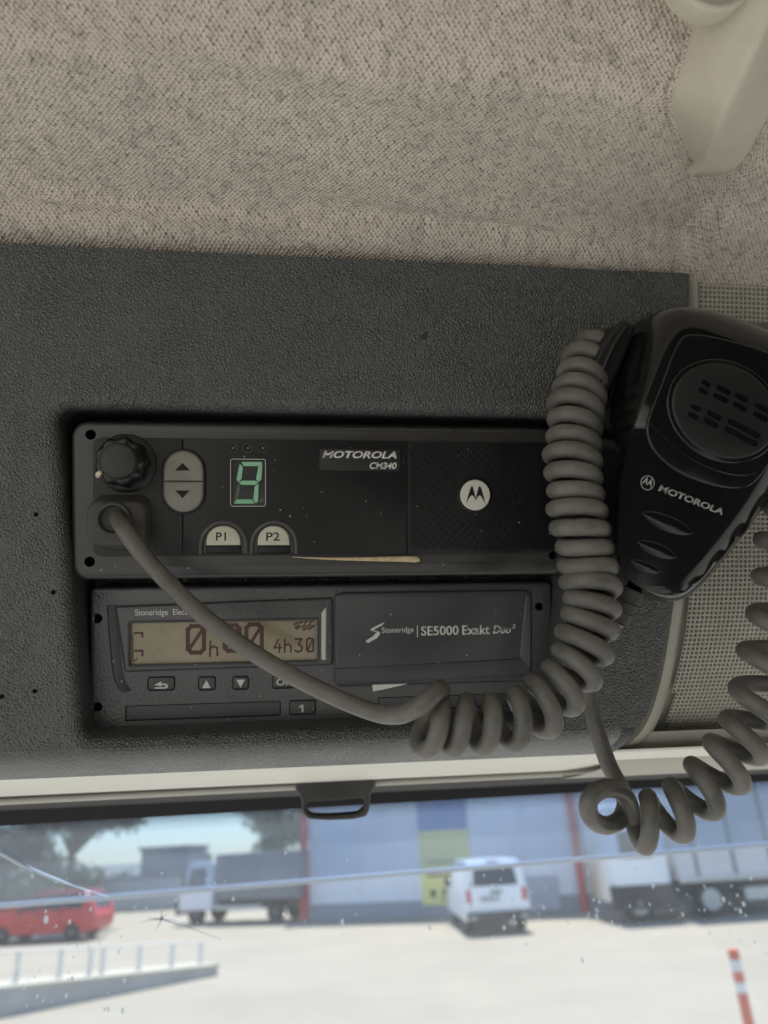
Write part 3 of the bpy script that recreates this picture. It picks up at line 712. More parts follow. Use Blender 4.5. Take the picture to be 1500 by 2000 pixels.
# keys
for i, kp in enumerate(k_b):
    kp = kp if area(kp) > 0 else kp[::-1]
    tac.part('push_key', MB().slab(inset(kp, .00035), tw-.0012, tw+.0004, .0005), TSMOOTH)
kw = tw+.0004
def mark(mb): tac.part('key_mark', mb, PRINT)
def P(*z): return [(C(tx(x), ty(y), kw).x, C(tx(x), ty(y), kw).y) for x, y in z]
mark(MB().slab(P((468,594),(505,574),(505,586),(528,586),(540,596),(540,606),(528,614),(470,614),(470,606),(522,606),(528,602),(528,598),(522,595),(505,595),(505,602)), kw-.0001, kw+.00008, .00001, seg=1))
mark(MB().slab(P((722,611),(768,610),(745,568)), kw-.0001, kw+.00008, .00001, seg=1))
mark(MB().slab(P((904,566),(950,565),(927,608)), kw-.0001, kw+.00008, .00001, seg=1))
tac.part('lettering', px_text('OK', tx(1118), ty(560), tx(1205), ty(598), kw, bold=.02), PRINT)
mark(MB().slab(P((1238,711),(1252,699),(1262,699),(1262,739),(1252,739),(1252,711),(1242,718)), kw-.0001, kw+.00008, .00001, seg=1))
# card tray flaps
tac.part('card_tray', MB().slab(inset(slot1 if area(slot1) > 0 else slot1[::-1], .0003), tw-.0012, tw-.0004, .0003), TSMOOTH)
tac.part('card_tray', MB().slab(inset(slot2 if area(slot2) > 0 else slot2[::-1], .0003), tw-.0012, tw-.0004, .0003), TSMOOTH)
# printer drawer on the right
pd_a, pd_b = C(653,1157,tw), C(1037,1157,tw); vb = C(653,1340,tw).y
pd = rrect(pd_a.x, pd_b.x, vb, pd_a.y, .0028, 6)
tac.part('printer_drawer', MB().slab(pd, tw-.001, tw+.0022, .0009), TSMOOTH)
gr = [C(qx(1015),qy(80),tw+.0022), C(qx(1042),qy(85),tw+.0022), C(qx(1040),qy(440),tw+.0022), C(qx(1018),qy(420),tw+.0022), C(qx(985),qy(375),tw+.0022)]
tac.part('drawer_grip', MB().slab([(p.x, p.y) for p in gr], tw+.002, tw+.0030, .0007), TFACE)
st = [C(655,1306,tw+.0022), C(655,1337,tw+.0022), C(1036,1318,tw+.0022), C(1030,1285,tw+.0022)]
tac.part('drawer_edge', MB().slab([(p.x, p.y) for p in st], tw+.002, tw+.0027, .0004), TSMOOTH)
pp = [C(qx(268),qy(519),tw+.0028), C(qx(272),qy(551),tw+.0028), C(qx(330),qy(540),tw+.0028), C(qx(440),qy(514),tw+.0028)]
tac.part('paper_edge', MB().slab([(p.x, p.y) for p in pp], tw+.0020, tw+.0029, .00005, seg=1), PAPER)
# maker's marks on the drawer
dwv = tw+.0022
def Q(*z): return [(C(qx(x), qy(y), dwv).x, C(qx(x), qy(y), dwv).y) for x, y in z]
tac.part('maker_emblem', MB().slab(Q((330,210),(262,245),(258,252),(290,262),(268,284),(234,305),(240,306),(236,311),(246,311),(244,316),(292,290),(306,268),(302,260),(272,252),(300,236),(322,226),(312,226),(328,219),(318,219)), dwv-.0001, dwv+.00008, .00001, seg=1), PRINT)
tac.part('lettering', px_text('Stoneridge', qx(314), qy(238), qx(470), qy(274), dwv), PRINT)
tac.part('divider_mark', MB().slab(Q((486,229),(490,229),(490,286),(486,286)), dwv-.0001, dwv+.00008, .00001, seg=1), PRINT)
tac.part('lettering', px_text('SE5000', qx(506), qy(232), qx(690), qy(279), dwv, bold=.022), PRINT)
tac.part('lettering', px_text('Exakt', qx(707), qy(228), qx(842), qy(275), dwv, bold=.02), PRINT)
tac.part('lettering', px_text('Duo', qx(856), qy(229), qx(945), qy(269), dwv, shear=.25, bold=.02), PRINT)
tac.part('lettering', px_text('2', qx(949), qy(222), qx(968), qy(243), dwv, shear=.25, bold=.02), PRINT)
cut = C(qx(850), qy(252), dwv); cut2 = C(qx(945), qy(243), dwv)
tac.part('lettering_cut', MB().stroke([cut, cut2], .00045, dwv+.00009, dwv+.00010), TSMOOTH)

# ================================================================== HAND MICROPHONE
mic = Thing('hand_microphone', 'glossy black hand microphone with slotted grille hanging over the speaker panel', 'microphone', base=tuple(C(1265,1168,.030)))
WB, WM = .024, .050
pairs = [((1262,612),(1335,640)),((1228,655),(1305,675)),((1192,766),(1262,775)),((1168,850),(1230,860)),((1170,930),(1212,950)),((1180,1020),(1206,1040)),((1197,1100),(1212,1105)),((1218,1150),(1232,1138)),((1258,1170),(1265,1152)),((1300,1169),(1298,1150)),((1338,1141),(1330,1124)),((1385,1085),(1374,1075)),((1424,1036),(1412,1028)),((1455,992),(1443,985)),((1483,949),(1470,942)),((1530,870),(1515,860)),((1590,790),(1570,790)),((1598,730),(1572,745)),((1560,692),(1535,710)),((1500,668),(1480,690)),((1420,640),(1420,666)),((1340,613),(1370,645))]
bo = catmull([C(*a, WB) for a, b in pairs], 6, True); fo_ = catmull([C(*b, WM) for a, b in pairs], 6, True)
def relax(p, n_):
    for _ in range(n_): p = [(p[i-1]+p[i]*2+p[(i+1) % len(p)])/4 for i in range(len(p))]
    return p
bo, fo_ = relax(bo, 14), relax(fo_, 14)
cen = sum(bo, Vector())/len(bo)
rings = [[cen+(p-cen)*.90+Vector((0,0,-.010)) for p in bo], [cen+(p-cen)*.98+Vector((0,0,-.009)) for p in bo], [p+Vector((0,0,-.006)) for p in bo], [p+Vector((0,0,-.0008)) for p in bo], [cen+(p-cen)*.993 for p in bo], [p+Vector((0,0,.0008)) for p in bo]]
for k in range(1, 11):
    t = k/10*math.pi/2; f = 1-math.cos(t); g = math.sin(t)**.9
    rings.append([Vector((b.x*(1-f)+q.x*f, b.y*(1-f)+q.y*f, WB+.0008+(WM-WB-.0008)*g)) for b, q in zip(bo, fo_)])
area_sign = area([(p.x, p.y) for p in bo])
if area_sign < 0: rings = [r[::-1] for r in rings]
mrot = math.radians(-21.5); E1 = Vector((math.cos(mrot), math.sin(mrot), 0)); E2 = Vector((-math.sin(mrot), math.cos(mrot), 0))
def mx(x): return 1040+x*460/1484
def my(y): return 580+y*460/1484
def MP(x, y, w=WM): return C(mx(x), my(y), w)
mshell = MB(); mshell.loft(rings, cap0=True)
mshell.cap([rings[-1]])
mic.part('shell', mshell, MICM, smooth=50)
# raised field round the grille
fld = catmull([MP(985,235,WM), MP(900,310,WM), MP(800,560,WM), MP(716,790,WM), MP(735,930,WM), MP(820,1040,WM), MP(960,1130,WM), MP(1150,1195,WM), MP(1300,1208,WM), MP(1400,1165,WM), MP(1520,1000,WM), MP(1640,780,WM), MP(1700,600,WM), MP(1660,460,WM), MP(1480,350,WM), MP(1200,265,WM)], 5, True)
fl2 = [(p.x, p.y) for p in fld]; fl2 = fl2 if area(fl2) > 0 else fl2[::-1]
mic.part('raised_field', MB().slab(fl2, WM-.001, WM+.0009, .0007, seg=4), MICM, smooth=60)
g3 = catmull([MP(716,785,WM), MP(830,895,WM), MP(970,1010,WM), MP(1150,1095,WM), MP(1300,1125,WM), MP(1400,1110,WM)], 6)
mic.part('field_crease', MB().tube([Vector((p.x, p.y, WM+.0009)) for p in g3], .00022, 6), MICM)
WG = WM+.0009
gc = MP(1205, 720, WG); el = circle((gc.x, gc.y), .0190, 56, .0152, mrot); el2 = circle((gc.x, gc.y), .0205, 56, .0166, mrot)
def capsule(c, ln, wd, rot, n=6):
    o = []; h = ln/2-wd/2; ca, sa = math.cos(rot), math.sin(rot)
    for sgn, a0 in ((1, -90), (-1, 90)):
        for k in range(n+1):
            a = math.radians(a0+180*k/n); x, y = sgn*h+wd/2*math.cos(a), wd/2*math.sin(a); o.append((c[0]+x*ca-y*sa, c[1]+x*sa+y*ca))
    return o
slots = []
for x, y, l, w in ((1085,549,74,34),(1195,590,118,40),(1305,637,110,40),(1440,705,130,42),(1066,595,76,36),(1175,640,118,40),(1295,693,112,40),(1425,755,120,42),(1020,702,80,36),(1135,748,116,42),(1322,830,262,44),(1004,752,84,36),(1114,795,116,42),(1302,880,262,44)):
    c = MP(x, y, WG); k = 460/1484/FPX*(D-WG)
    slots.append(capsule((c.x, c.y), l*k, w*k, mrot-math.radians(4)))
gro = MB().slab(el2, WM, WG+.0006, .0005); mic.part('grille_rim', gro, MICM, smooth=60)
mic.part('microphone_grille', MB().slab(el, WM, WG+.0011, .0009, slots, .0012, hm=1), [MICG, BLACK], smooth=50)
# finger grips
def lens(c, a, b, h):
    mb = MB(); rings = []
    for k in range(7):
        t = k/6*math.pi/2; rings.append([Vector((c.x, c.y, 0))+E1*(a*math.cos(t)*math.cos(q))+E2*(b*math.cos(t)*math.sin(q)*(abs(math.sin(q))**.35))+Vector((0,0,c.z-.0002+h*math.sin(t))) for q in [2*math.pi*j/36 for j in range(36)]])
    mb.loft(rings, cap1=True); return mb
for x, y, a, b in ((850,1425,.0098,.0027),(785,1592,.0075,.0023),(715,1700,.0056,.0018)):
    mic.part('finger_grip', lens(MP(x, y, WM), a, b, .0007), MICM, smooth=70)
# emblem and lettering
ec = MP(725, 1171, WM); rr_ = 46*460/1484/FPX*(D-WM)
mic.part('emblem_ring', MB().tube([Vector((ec.x+rr_*math.cos(a), ec.y+rr_*math.sin(a), WM)) for a in [k*math.pi/18 for k in range(37)]], .00017, 6, False), PRINTG)
mic.part('emblem_mark', MB().slab(batwing((ec.x, ec.y), rr_/58, mrot), WM-.0002, WM+.00006, .00001, seg=1), PRINTG)
ta = MP(790, 1221, WM); tb = MP(1195, 1376, WM); ln = (tb-ta).length
mic.part('lettering', text_mesh('MOTOROLA', 0, ln, 0, .0022, WM+.00002, shear=.12, bold=.03, rot=math.atan2(tb.y-ta.y, tb.x-ta.x), origin=(ta.x, ta.y)), PRINTG)
# push-to-talk bar
pt = catmull([C(x, y, .030) for x, y in ((1144,744),(1158,712),(1178,672),(1200,640),(1220,623),(1234,628),(1242,640),(1237,664),(1214,716),(1194,758),(1180,766),(1160,756))], 4, True)
pt = [(p.x, p.y) for p in pt]; pt = pt if area(pt) > 0 else pt[::-1]
mic.part('talk_button', MB().slab(pt, .010, .030, .0016, seg=4), MICG, smooth=50)
bar = catmull([C(1168,752,.030), C(1180,715,.0305), C(1200,672,.0305), C(1222,640,.030)], 5)
mic.part('button_rib', MB().tube(bar, .0011, 8), MICG)
# strain relief where the cord enters
sr0, sr1 = C(1236,1150,.032), C(1207,1212,.030)
sr = []
prof = [(.0044, 0), (.0044, .30), (.0036, .32), (.0036, .38), (.0042, .40), (.0042, .60), (.0035, .62), (.0035, .68), (.0039, .70), (.0037, 1)]
mic.part('strain_relief', MB().tube([sr0.lerp(sr1, t) for r, t in prof], [r for r, t in prof], 14), BOOT)
# clip plate between microphone and console
clipm = MB().slab(px_rect(1225, 760, 1300, 900, .004, .002), -.001, .0165, .0008)
single('microphone_clip', clipm, mat('clip_metal', (.05, .05, .05), .4, metal=.6), 'small dark hang-up clip behind the hand microphone on the console face', 'clip')

# ================================================================== COILED CORD
cord = Thing('coiled_cord', 'dark grey coiled rubber cord running from the radio socket to the hand microphone', 'cord', base=tuple(C(930,1470,.05)))
RC = .00295
def helix(ctrl, rad_, start_ang, per=22, r_in=.8, r_out=.8):
    """ctrl: (px,py,w,turn) axis points; left-handed coil round it"""
    ax = [C(a, b, c) for a, b, c, d in ctrl]; tn = [d for a, b, c, d in ctrl]
    P4 = catmull([Vector((p.x, p.y, p.z, t)) if False else p for p, t in zip(ax, tn)], 10); T4 = []
    for i in range(len(tn)-1):
        for k in range(10): T4.append(tn[i]+(tn[i+1]-tn[i])*k/10)
    T4.append(tn[-1]); out = []; tot = tn[-1]-tn[0]; n = int(tot*per); nn = Vector((0, 0, 1)); j = 0
    for q in range(n+1):
        t = tn[0]+tot*q/n
        while j < len(T4)-2 and T4[j+1] < t: j += 1
        f = (t-T4[j])/(T4[j+1]-T4[j]+1e-9); p = P4[j].lerp(P4[j+1], f); d = (P4[min(j+2, len(P4)-1)]-P4[max(j-1, 0)]).normalized()
        b = Vector((0,0,1)); b = (b-d*b.dot(d)).normalized(); a = b.cross(d)      # a: across the axis in the face, b: towards the driver
        th = start_ang-2*math.pi*(t-tn[0])
        k = min(1, .15+(t-tn[0])/r_in, .15+(tn[-1]-t)/r_out)
        wob = 1+.05*math.sin(t*1.9)+.03*math.sin(t*4.3+1)
        out.append(p+(a*math.cos(th)+b*math.sin(th))*rad_*k*wob)
    return out
plug = rad    # the plug belongs to the cord
pw = WP+.0075
pbase = px_rect(182, 966, 296, 1072, WP, .0045); pfront = px_rect(168, 978, 285, 1066, pw, .0042)
pm = MB(); n = len(pbase)
soc = C(222, 1014, pw); so_l = circle((soc.x, soc.y), .0052, 32)
pr = [[Vector((p[0], p[1], WP)) for p in pbase], [Vector((p[0]*.6+q[0]*.4, p[1]*.6+q[1]*.4, WP+.0030)) for p, q in zip(pbase, pfront)], [Vector((q[0], q[1], pw-.0012)) for q in pfront], [Vector((q[0], q[1], pw-.0004)) for q in inset(pfront, .0004)], [Vector((q[0], q[1], pw)) for q in inset(pfront, .0014)]]
pm.loft(pr); hl = [Vector((p[0], p[1], pw)) for p in so_l[::-1]]; pm.cap([pr[-1], hl]); fl = [p+Vector((0,0,-.006)) for p in hl]; pm.loft([hl, fl], flip=True); pm.cap([fl[::-1]])
pl = cord.part('plug_boot', pm, BOOT, smooth=50)
cord.part('boot_collar', MB().lathe((soc.x, soc.y, pw-.0008), [(.0064, 0), (.0063, .0022), (.0058, .0027), (.0050, .0026), (.0046, .0014), (.0044, -.004)], 36), BOOT)
cord.part('boot_seam', MB().tube([Vector((pfront[0][0]-.020, soc.y, pw+.0001)), Vector((soc.x-.0064, soc.y, pw+.0001))] if False else [C(168,1016,pw-.0003), C(190,1016.5,pw+.00005)], .00022, 6), BOOT)
coil1 = [(838,1414,.050,0),(884,1416,.050,1),(938,1416,.051,2),(991,1408,.051,3),(1047,1386,.050,4),(1090,1350,.049,5.05),(1122,1307,.048,6.1),(1141,1262,.047,7.15),(1152,1213,.046,8.35),(1156,1170,.045,9.5),(1152,1125,.043,10.75),(1143,1080,.042,12),(1133,1030,.041,13.4),(1125,980,.039,14.8),(1120,930,.037,16.3),(1119,880,.034,17.8),(1122,830,.031,19.3),(1127,790,.028,20.6),(1134,750,.024,22),(1146,715,.019,23.4),(1166,690,.014,24.6),(1195,672,.0125,25.6)]
hx = helix(coil1, .0071, math.radians(180), r_in=.001, r_out=.6)
lead = [C(228,1012,.0005), C(231,1015,.006), C(240,1030,.0115), C(262,1062,.0155), C(300,1108,.018), C(380,1188,.022), C(470,1258,.026), C(560,1314,.030), C(650,1359,.035), C(715,1386,.040), C(755,1396,.046), C(792,1393,.053), C(826,1374,.059), C(850,1352,.058), C(862,1345,.050), C(852,1364,.042), C(830,1408,.0395), C(817,1444,.043), C(826,1464,.0495)]
path = catmull(lead+[hx[3], hx[7]], 8)[:-9]+hx[3:]
cord.part('coil', MB().tube(path, RC, 14), RUBBER, smooth=80)
coil2 = [(1640,640,.010,0),(1610,760,.020,2.2),(1580,880,.032,4.6),(1555,980,.040,6.4),(1535,1060,.045,7.7),(1528,1130,.047,8.7),(1518,1196,.049,9.6),(1507,1258,.050,10.4),(1494,1318,.051,11.2),(1478,1378,.051,12.0),(1458,1428,.051,12.8),(1432,1472,.051,13.6),(1393,1522,.051,14.6),(1345,1566,.051,15.6),(1290,1598,.050,16.6),(1242,1606,.048,17.45)]
hx2 = helix(coil2, .0070, math.radians(-90+360*17.45+40), r_in=.5, r_out=.001)
tail = [C(1237,1600,.0405), C(1227,1564,.041), C(1208,1543,.046), C(1176,1541,.052), C(1151,1562,.055), C(1153,1595,.053), C(1180,1612,.047), C(1209,1602,.040), C(1221,1573,.035), C(1213,1540,.032), C(1189,1494,.030), C(1166,1428,.027), C(1152,1370,.0235), C(1150,1325,.0225), C(1158,1282,.023), C(1178,1245,.026), C(1207,1210,.030)]
tail_c = catmull([hx2[-8], hx2[-2]]+tail, 8)
back1 = catmull([hx[-1], C(1290,660,.006), C(1420,650,.006), C(1560,640,.007), hx2[0]], 8)
cord.part('hidden_lead', MB().tube(back1, RC, 10), RUBBER, smooth=80)
cord.part('coil', MB().tube(hx2[:-2]+tail_c[8:], RC, 14), RUBBER, smooth=80)

# ================================================================== GRAB HANDLE
def handle():
    Lp = [(1356,-200),(1356,-60),(1354,0),(1352,60),(1338,115),(1318,168),(1311,200),(1318,235),(1334,276),(1350,308),(1356,316)]
    Rp = [(1660,-200),(1630,-60),(1590,0),(1570,60),(1545,140),(1520,190),(1510,212),(1494,242),(1474,280),(1454,314),(1444,322)]
    Kp = [(1600,-200),(1540,-60),(1508,30),(1482,92),(1456,142),(1434,186),(1420,214),(1405,246),(1390,284),(1376,316),(1374,322)]
    mb = MB(); rings = []
    for (l, r, k) in zip(Lp, Rp, Kp):
        a, b = on_head(*l), on_head(*r); lf = .016 if k[1] < 315 else .010
        wk = max(a.z, b.z)+lf; c = C(k[0], k[1], wk)
        a2 = C(l[0], l[1], a.z+.002); b2 = C(r[0], r[1], b.z+.004); back = Vector((0, .006, -.012))
        ring = [a2+back, a2]
        ring += [a2.lerp(c, t)+Vector((0, 0, .0012*math.sin(t*math.pi))) for t in (.06, .3, .6, .85, .94)]
        e1, e2 = a2.lerp(c, .94), c.lerp(b2, .16)
        for t in (.25, .5, .75): ring.append(e1*(1-t)**2+c*2*t*(1-t)+e2*t*t)
        ring += [c.lerp(b2, t) for t in (.16, .4, .7, .93)]+[b2, b2+back]
        rings.append(ring)
    last = rings[-1]; m = sum(last, Vector())/len(last)
    rings.append([m+(p-m)*.93+Vector((0,-.0008,-.0025)) for p in last]); rings.append([m+(p-m)*.8+Vector((0,-.0004,-.008)) for p in last])
    mb.loft(rings, closed=True, cap1=True, flip=True)
    return mb
hnd = Thing('grab_handle', 'beige moulded plastic grab handle standing out of the fabric headliner', 'grab handle', base=tuple(on_head(1400,200)))
ho = hnd.part('grip', handle(), HND, smooth=80)
kc2 = on_head(1392, -50); kc2 = C(1412, -98, kc2.z+.016)
hnd.part('pivot_cap', MB().lathe((kc2.x, kc2.y, kc2.z-.004), [(.0118, -.006), (.0122, 0), (.0118, .002), (.0105, .004), (.006, .005), (.001, .0052)], 48), HNDD, smooth=60)
hnd.part('cap_ring', MB().lathe((kc2.x+.0004, kc2.y-.0003, kc2.z-.0055), [(.0131, -.006), (.0134, 0), (.0130, .0010), (.0122, .0012)], 48), HND, smooth=60)
def piping():
    pts = catmull([on_head(x, y)+Vector((0,-.0002,.0006)) for x, y in ((1352,-40),(1350,40),(1338,100),(1314,165),(1307,200),(1326,268),(1348,318))], 6)
    me = MB().tube(pts, .0013, 8).mesh('fabric_edge', [FABRIC], 80)
    l = me.uv_layers.new(name='UVMap')
    for lp in me.loops: c = me.vertices[lp.vertex_index].co; l.data[lp.index].uv = (c.x, c.y+c.z)
    o = bpy.data.objects.new('fabric_edge', me); COL.objects.link(o); o.parent = HEAD; return o
piping()

# ================================================================== WINDSCREEN, HEADER, BLIND
I4 = Matrix.Identity(4)
GY, GZ = .50, 2.478; gd = Vector((0, .29, -1)).normalized()           # glass plane: top edge and fall line
gnrm = Vector((0, -1, -.29)).normalized()
def on_glass(px, py, off=.0):
    d = ray(px, py); p0 = Vector((0, GY, GZ))+gnrm*off; k = (p0-CAM).dot(gnrm)/d.dot(gnrm); return CAM+d*k
gt = .10; gl = MB()
A = Vector((-1.1, GY, GZ))-gd*gt; B = Vector((1.1, GY, GZ))-gd*gt; Cc = B+gd*.95; Dd = A+gd*.95
ws = Thing('windscreen', 'wide dusty windscreen with black printed edge and a star crack below the console', 'windscreen', I4, base=(0, GY+.27, 1.55))
t_ = -gnrm*.005
ws.part('glass', MB().add([A, B, Cc, Dd], [(0,1,2,3)]), GLASS, smooth=0)
fa, fb = on_glass(0, 1614, .003), on_glass(1500, 1527, .003)
def fz(x): return fa.lerp(fb, (x-fa.x)/(fb.x-fa.x))
fl_, frr = fz(-1.08), fz(1.08); nb = 24; lo = []; hi = []
for k in range(nb+1):
    x = -1.08+2.16*k/nb; p = fz(x); lo.append(p); hi.append(p-gd*.10)
fm = MB(); fm.loft([lo, hi], closed=False); ws.part('printed_edge', fm, FRIT, smooth=0)
dm = MB(); dr = random.Random(3)
for row in range(6):
    r = .00062*(1-row*.13)
    for k in range(-330, 420):
        x = k*.00150+(row % 2)*.00075; p = fz(x)+gd*(.0008+row*.0013); u = Vector((1,0,0))*r; v = gd*r
        dm.add([p+u, p+(u+v)*.7, p+v, p+(v-u)*.7, p-u, p-(u+v)*.7, p-v, p+(u-v)*.7], [tuple(range(8))])
ws.part('printed_dots', dm, FRIT, smooth=0, kind='stuff')
cr = MB(); c0 = (315, 1795)
for dx, dy in ((-40,6),(-12,22),(-26,-2),(40,8),(118,40),(14,-10),(2,-26)):
    m_ = (c0[0]+dx*.5+random.uniform(-2, 2), c0[1]+dy*.5+random.uniform(-2, 2)); cr.tube([on_glass(*c0, .0012), on_glass(*m_, .0012), on_glass(c0[0]+dx, c0[1]+dy, .0012)], [.00035, .00018, .00008], 5)
p_ = on_glass(*c0, .001); cr.tube([p_+Vector((-.0012,0,0)), p_, p_+Vector((.0012,0,.0004))], [.0003, .0012, .0003], 6)
ws.part('star_crack', cr, CRACK, kind='stuff')
ws.part('long_crack', MB().tube(catmull([on_glass(-60,1640,.0012), on_glass(0,1665,.0012), on_glass(50,1692,.0012), on_glass(120,1722,.0012), on_glass(212,1752,.0012)], 4), [.0013]*8+[.0008]*5+[.0003]*4, 6), CRACKL)
sm = MB(); rs = random.Random(11)
spots = [(rs.uniform(0, 1500), rs.gauss(1775, 45)) for _ in range(80)]+[(rs.uniform(900, 1500), rs.gauss(1765, 35)) for _ in range(80)]+[(rs.uniform(0, 250), rs.uniform(1840, 1985)) for _ in range(30)]
for x, y in spots:
    if y < 1640: continue
    p = on_glass(x, y, .0008); r = abs(rs.gauss(.0005, .0004))+.00025
    sm.tube([p+Vector((0, 0, -r)), p+Vector((r*.1, 0, -r*.4)), p+Vector((0,0,r*.5)), p+Vector((0,0,r))], [r*.25, r*.6, r*.55, r*.2], 6)
ws.part('dried_drops', sm, SPECK, kind='stuff')
# header seal above the glass and the blind's rod
hd = Thing('windscreen_header', 'black rubber header seal between the console lip and the windscreen', 'seal', base=tuple(C(750,1540,-.13)))
hm_ = MB(); hp = [(1490,-.125),(1530,-.127),(1541,-.130),(1549,-.135),(1556,-.146),(1562,-.165),(1564,-.19)]
hpp = dens([prof_point(a-16, b) for a, b in hp], 4)
hm_.loft([[Vector((u, v, w)) for v, w in hpp] for u in (-.6, -.2, 0, .2, .6)], closed=False)
hd.part('seal_strip', hm_, SEAL, smooth=70)
bl = Thing('sunblind_rail', 'slim pale roller-blind rail with a dark pull loop above the windscreen', 'blind rail', base=tuple(C(650,1535,-.118)))
r0, r1 = C(-300, 1579, -.118), C(1800, 1478, -.118)
va = C(0,1566,-.118); vb_ = C(1500,1491,-.118)
def rodp(x): return va.lerp(vb_, (x-va.x)/(vb_.x-va.x))
xl, xr = C(577,1540,-.118).x, C(733,1530,-.118).x
bl.part('rod', MB().tube([rodp(-.5), rodp(xl)], .0016, 12), RODM); bl.part('rod', MB().tube([rodp(xr), rodp(.5)], .0016, 12), RODM)
LW = -.112
lo_ = [C(x, y, LW) for x, y in ((574,1518),(579,1545),(587,1558),(592,1590),(602,1601),(640,1604),(690,1602),(716,1596),(722,1584),(724,1552),(732,1540),(730,1510))]
lh_ = [C(x, y, LW) for x, y in ((596,1572),(606,1567),(660,1565),(706,1560),(714,1566),(712,1580),(700,1590),(650,1594),(610,1594),(597,1584))]
def thru(ol, ho, w0, w1, bev):
    ol = [(p.x, p.y) for p in ol]; ho = [(p.x, p.y) for p in ho]; ol = rpoly(ol, .0015, 4); ho = rpoly(ho, .0012, 4)
    if area(ol) < 0: ol = ol[::-1]
    if area(ho) > 0: ho = ho[::-1]
    mb = MB(); ro, rh = [], []
    for w, i in ((w0, bev), (w0+bev*.3, bev*.3), (w0+bev, 0), (w1-bev, 0), (w1-bev*.3, bev*.3), (w1, bev)):
        ro.append([Vector((p[0], p[1], w)) for p in inset(ol, i)]); rh.append([Vector((p[0], p[1], w)) for p in inset(ho, i)])
    mb.loft(ro); mb.loft(rh); mb.cap([ro[-1], rh[-1]]); mb.cap([ro[0], rh[0]], 0, True); return mb
bl.part('pull_loop', thru(lo_, lh_, LW-.006, LW, .0014), HOOK, smooth=50)
# smoked visor outside the windscreen
vY = .80
def at_Y(px, py, Y): d = ray(px, py); return CAM+d*(Y/d.y)
e0, e1 = at_Y(0, 1767, vY), at_Y(1500, 1647, vY)
def ez(x): t = (x-e0.x)/(e1.x-e0.x); p = e0.lerp(e1, t); return p
vis = Thing('sun_visor', 'smoked translucent exterior sun visor hanging in front of the windscreen', 'visor', I4, base=tuple(ez(0)))
low = [ez(-1.2+.1*k) for k in range(25)]
vis.part('visor_sheet', MB().loft([low, [p+Vector((0,-.10,.16)) for p in low], [p+Vector((0,-.20,.26)) for p in low]], closed=False), VISOR)
vis.part('lower_rim', MB().tube([p+Vector((0,0,-.001)) for p in low], .0023, 8), RIM)

# ================================================================== OUTSIDE THINGS
WHITEP = mat('white_paint', (.86, .87, .88), .35, .5, var=.03)
REDP = mat('red_paint', (.50, .016, .022), .25, .5)
TYRE = mat('tyre', (.025, .025, .026), .8)
RIMM = mat('wheel_rim', (.50, .49, .46), .4, .5)
DARKG = mat('dark_glass', (.02, .035, .05), .08, .6)
DKP = mat('dark_plastic', (.03, .03, .033), .6)
LAMPR = mat('tail_lamp', (.55, .05, .04), .25); LAMPW = mat('head_lamp', (.8, .8, .78), .15)
GREYC = mat('grey_curtain', (.21, .215, .22), .6, var=.1, vscale=2)
PALEC = mat('pale_curtain', (.66, .65, .66), .55, var=.06, vscale=2)
STEEL = mat('chassis_steel', (.10, .10, .105), .6); BUMP = mat('side_guard', (.62, .60, .55), .5)
def place(px, py, yaw, z=0):
    p = G(px, py); return Matrix.Translation(p) @ Matrix.Rotation(yaw, 4, 'Z')
def side_loft(prof, w, tumble=0.0, zt=1.0, n=1):
    """body: side profile (y,z) closed, extruded over the width; sides lean in above zt"""
    mb = MB(); rs = []
    zm = max(z for y, z in prof)
    for x, k in ((-w/2, 0), (-w/2, .0), (w/2, 0), (w/2, 0)): pass
    def lean(z): return tumble*max(0, (z-zt)/(zm-zt))
    for s, e in ((-1, .06), (-1, 0), (1, 0), (1, .06)):
        cy = sum(p[0] for p in prof)/len(prof); cz = sum(p[1] for p in prof)/len(prof)
        rs.append([Vector((s*(w/2-lean(z)+(0 if e == 0 else .05)*-0), cy+(y-cy)*(1-e*.4), cz+(z-cz)*(1-e*.4))) if e else Vector((s*(w/2-lean(z)-.05), y, z)) for y, z in prof])
    for k, s in ((0, -1), (3, 1)):
        for p, (y, z) in zip(rs[k], prof): p.x = s*(w/2-lean(z))
    mb.loft(rs, cap0=True, cap1=True); return mb
def wheel(T, x, y, r, wd, name='wheel'):
    s = 1 if x > 0 else -1
    wl_ = T.part(name, MB().lathe((x-s*wd, y, r), [(r*.6, -.0*s), (r*.93, 0), (r, s*wd*.2), (r, s*wd*.8), (r*.93, s*wd), (r*.62, s*wd)], 24, 'x'), TYRE)
    c = T.part('rim', MB().lathe((x-s*wd*.2, y, r), [(r*.62, s*wd*.1), (r*.60, s*wd*.21), (r*.5, s*wd*.12), (r*.15, s*wd*.2), (r*.05, s*wd*.22)], 20, 'x'), RIMM, parent=wl_)
def quadp(T, name, pts, m, th=.015, parent=None):
    a, b, c = (Vector(p) for p in pts[:3]); n = (b-a).cross(c-a).normalized(); P_ = [Vector(p) for p in pts]
    mb = MB(); mb.loft([[p-n*th for p in P_], [p+n*th for p in P_]], cap0=False); mb.cap([[p+n*th for p in P_]]); mb.cap([[p-n*th for p in P_]], 0, True)
    return T.part(name, mb, m, smooth=0, parent=parent)

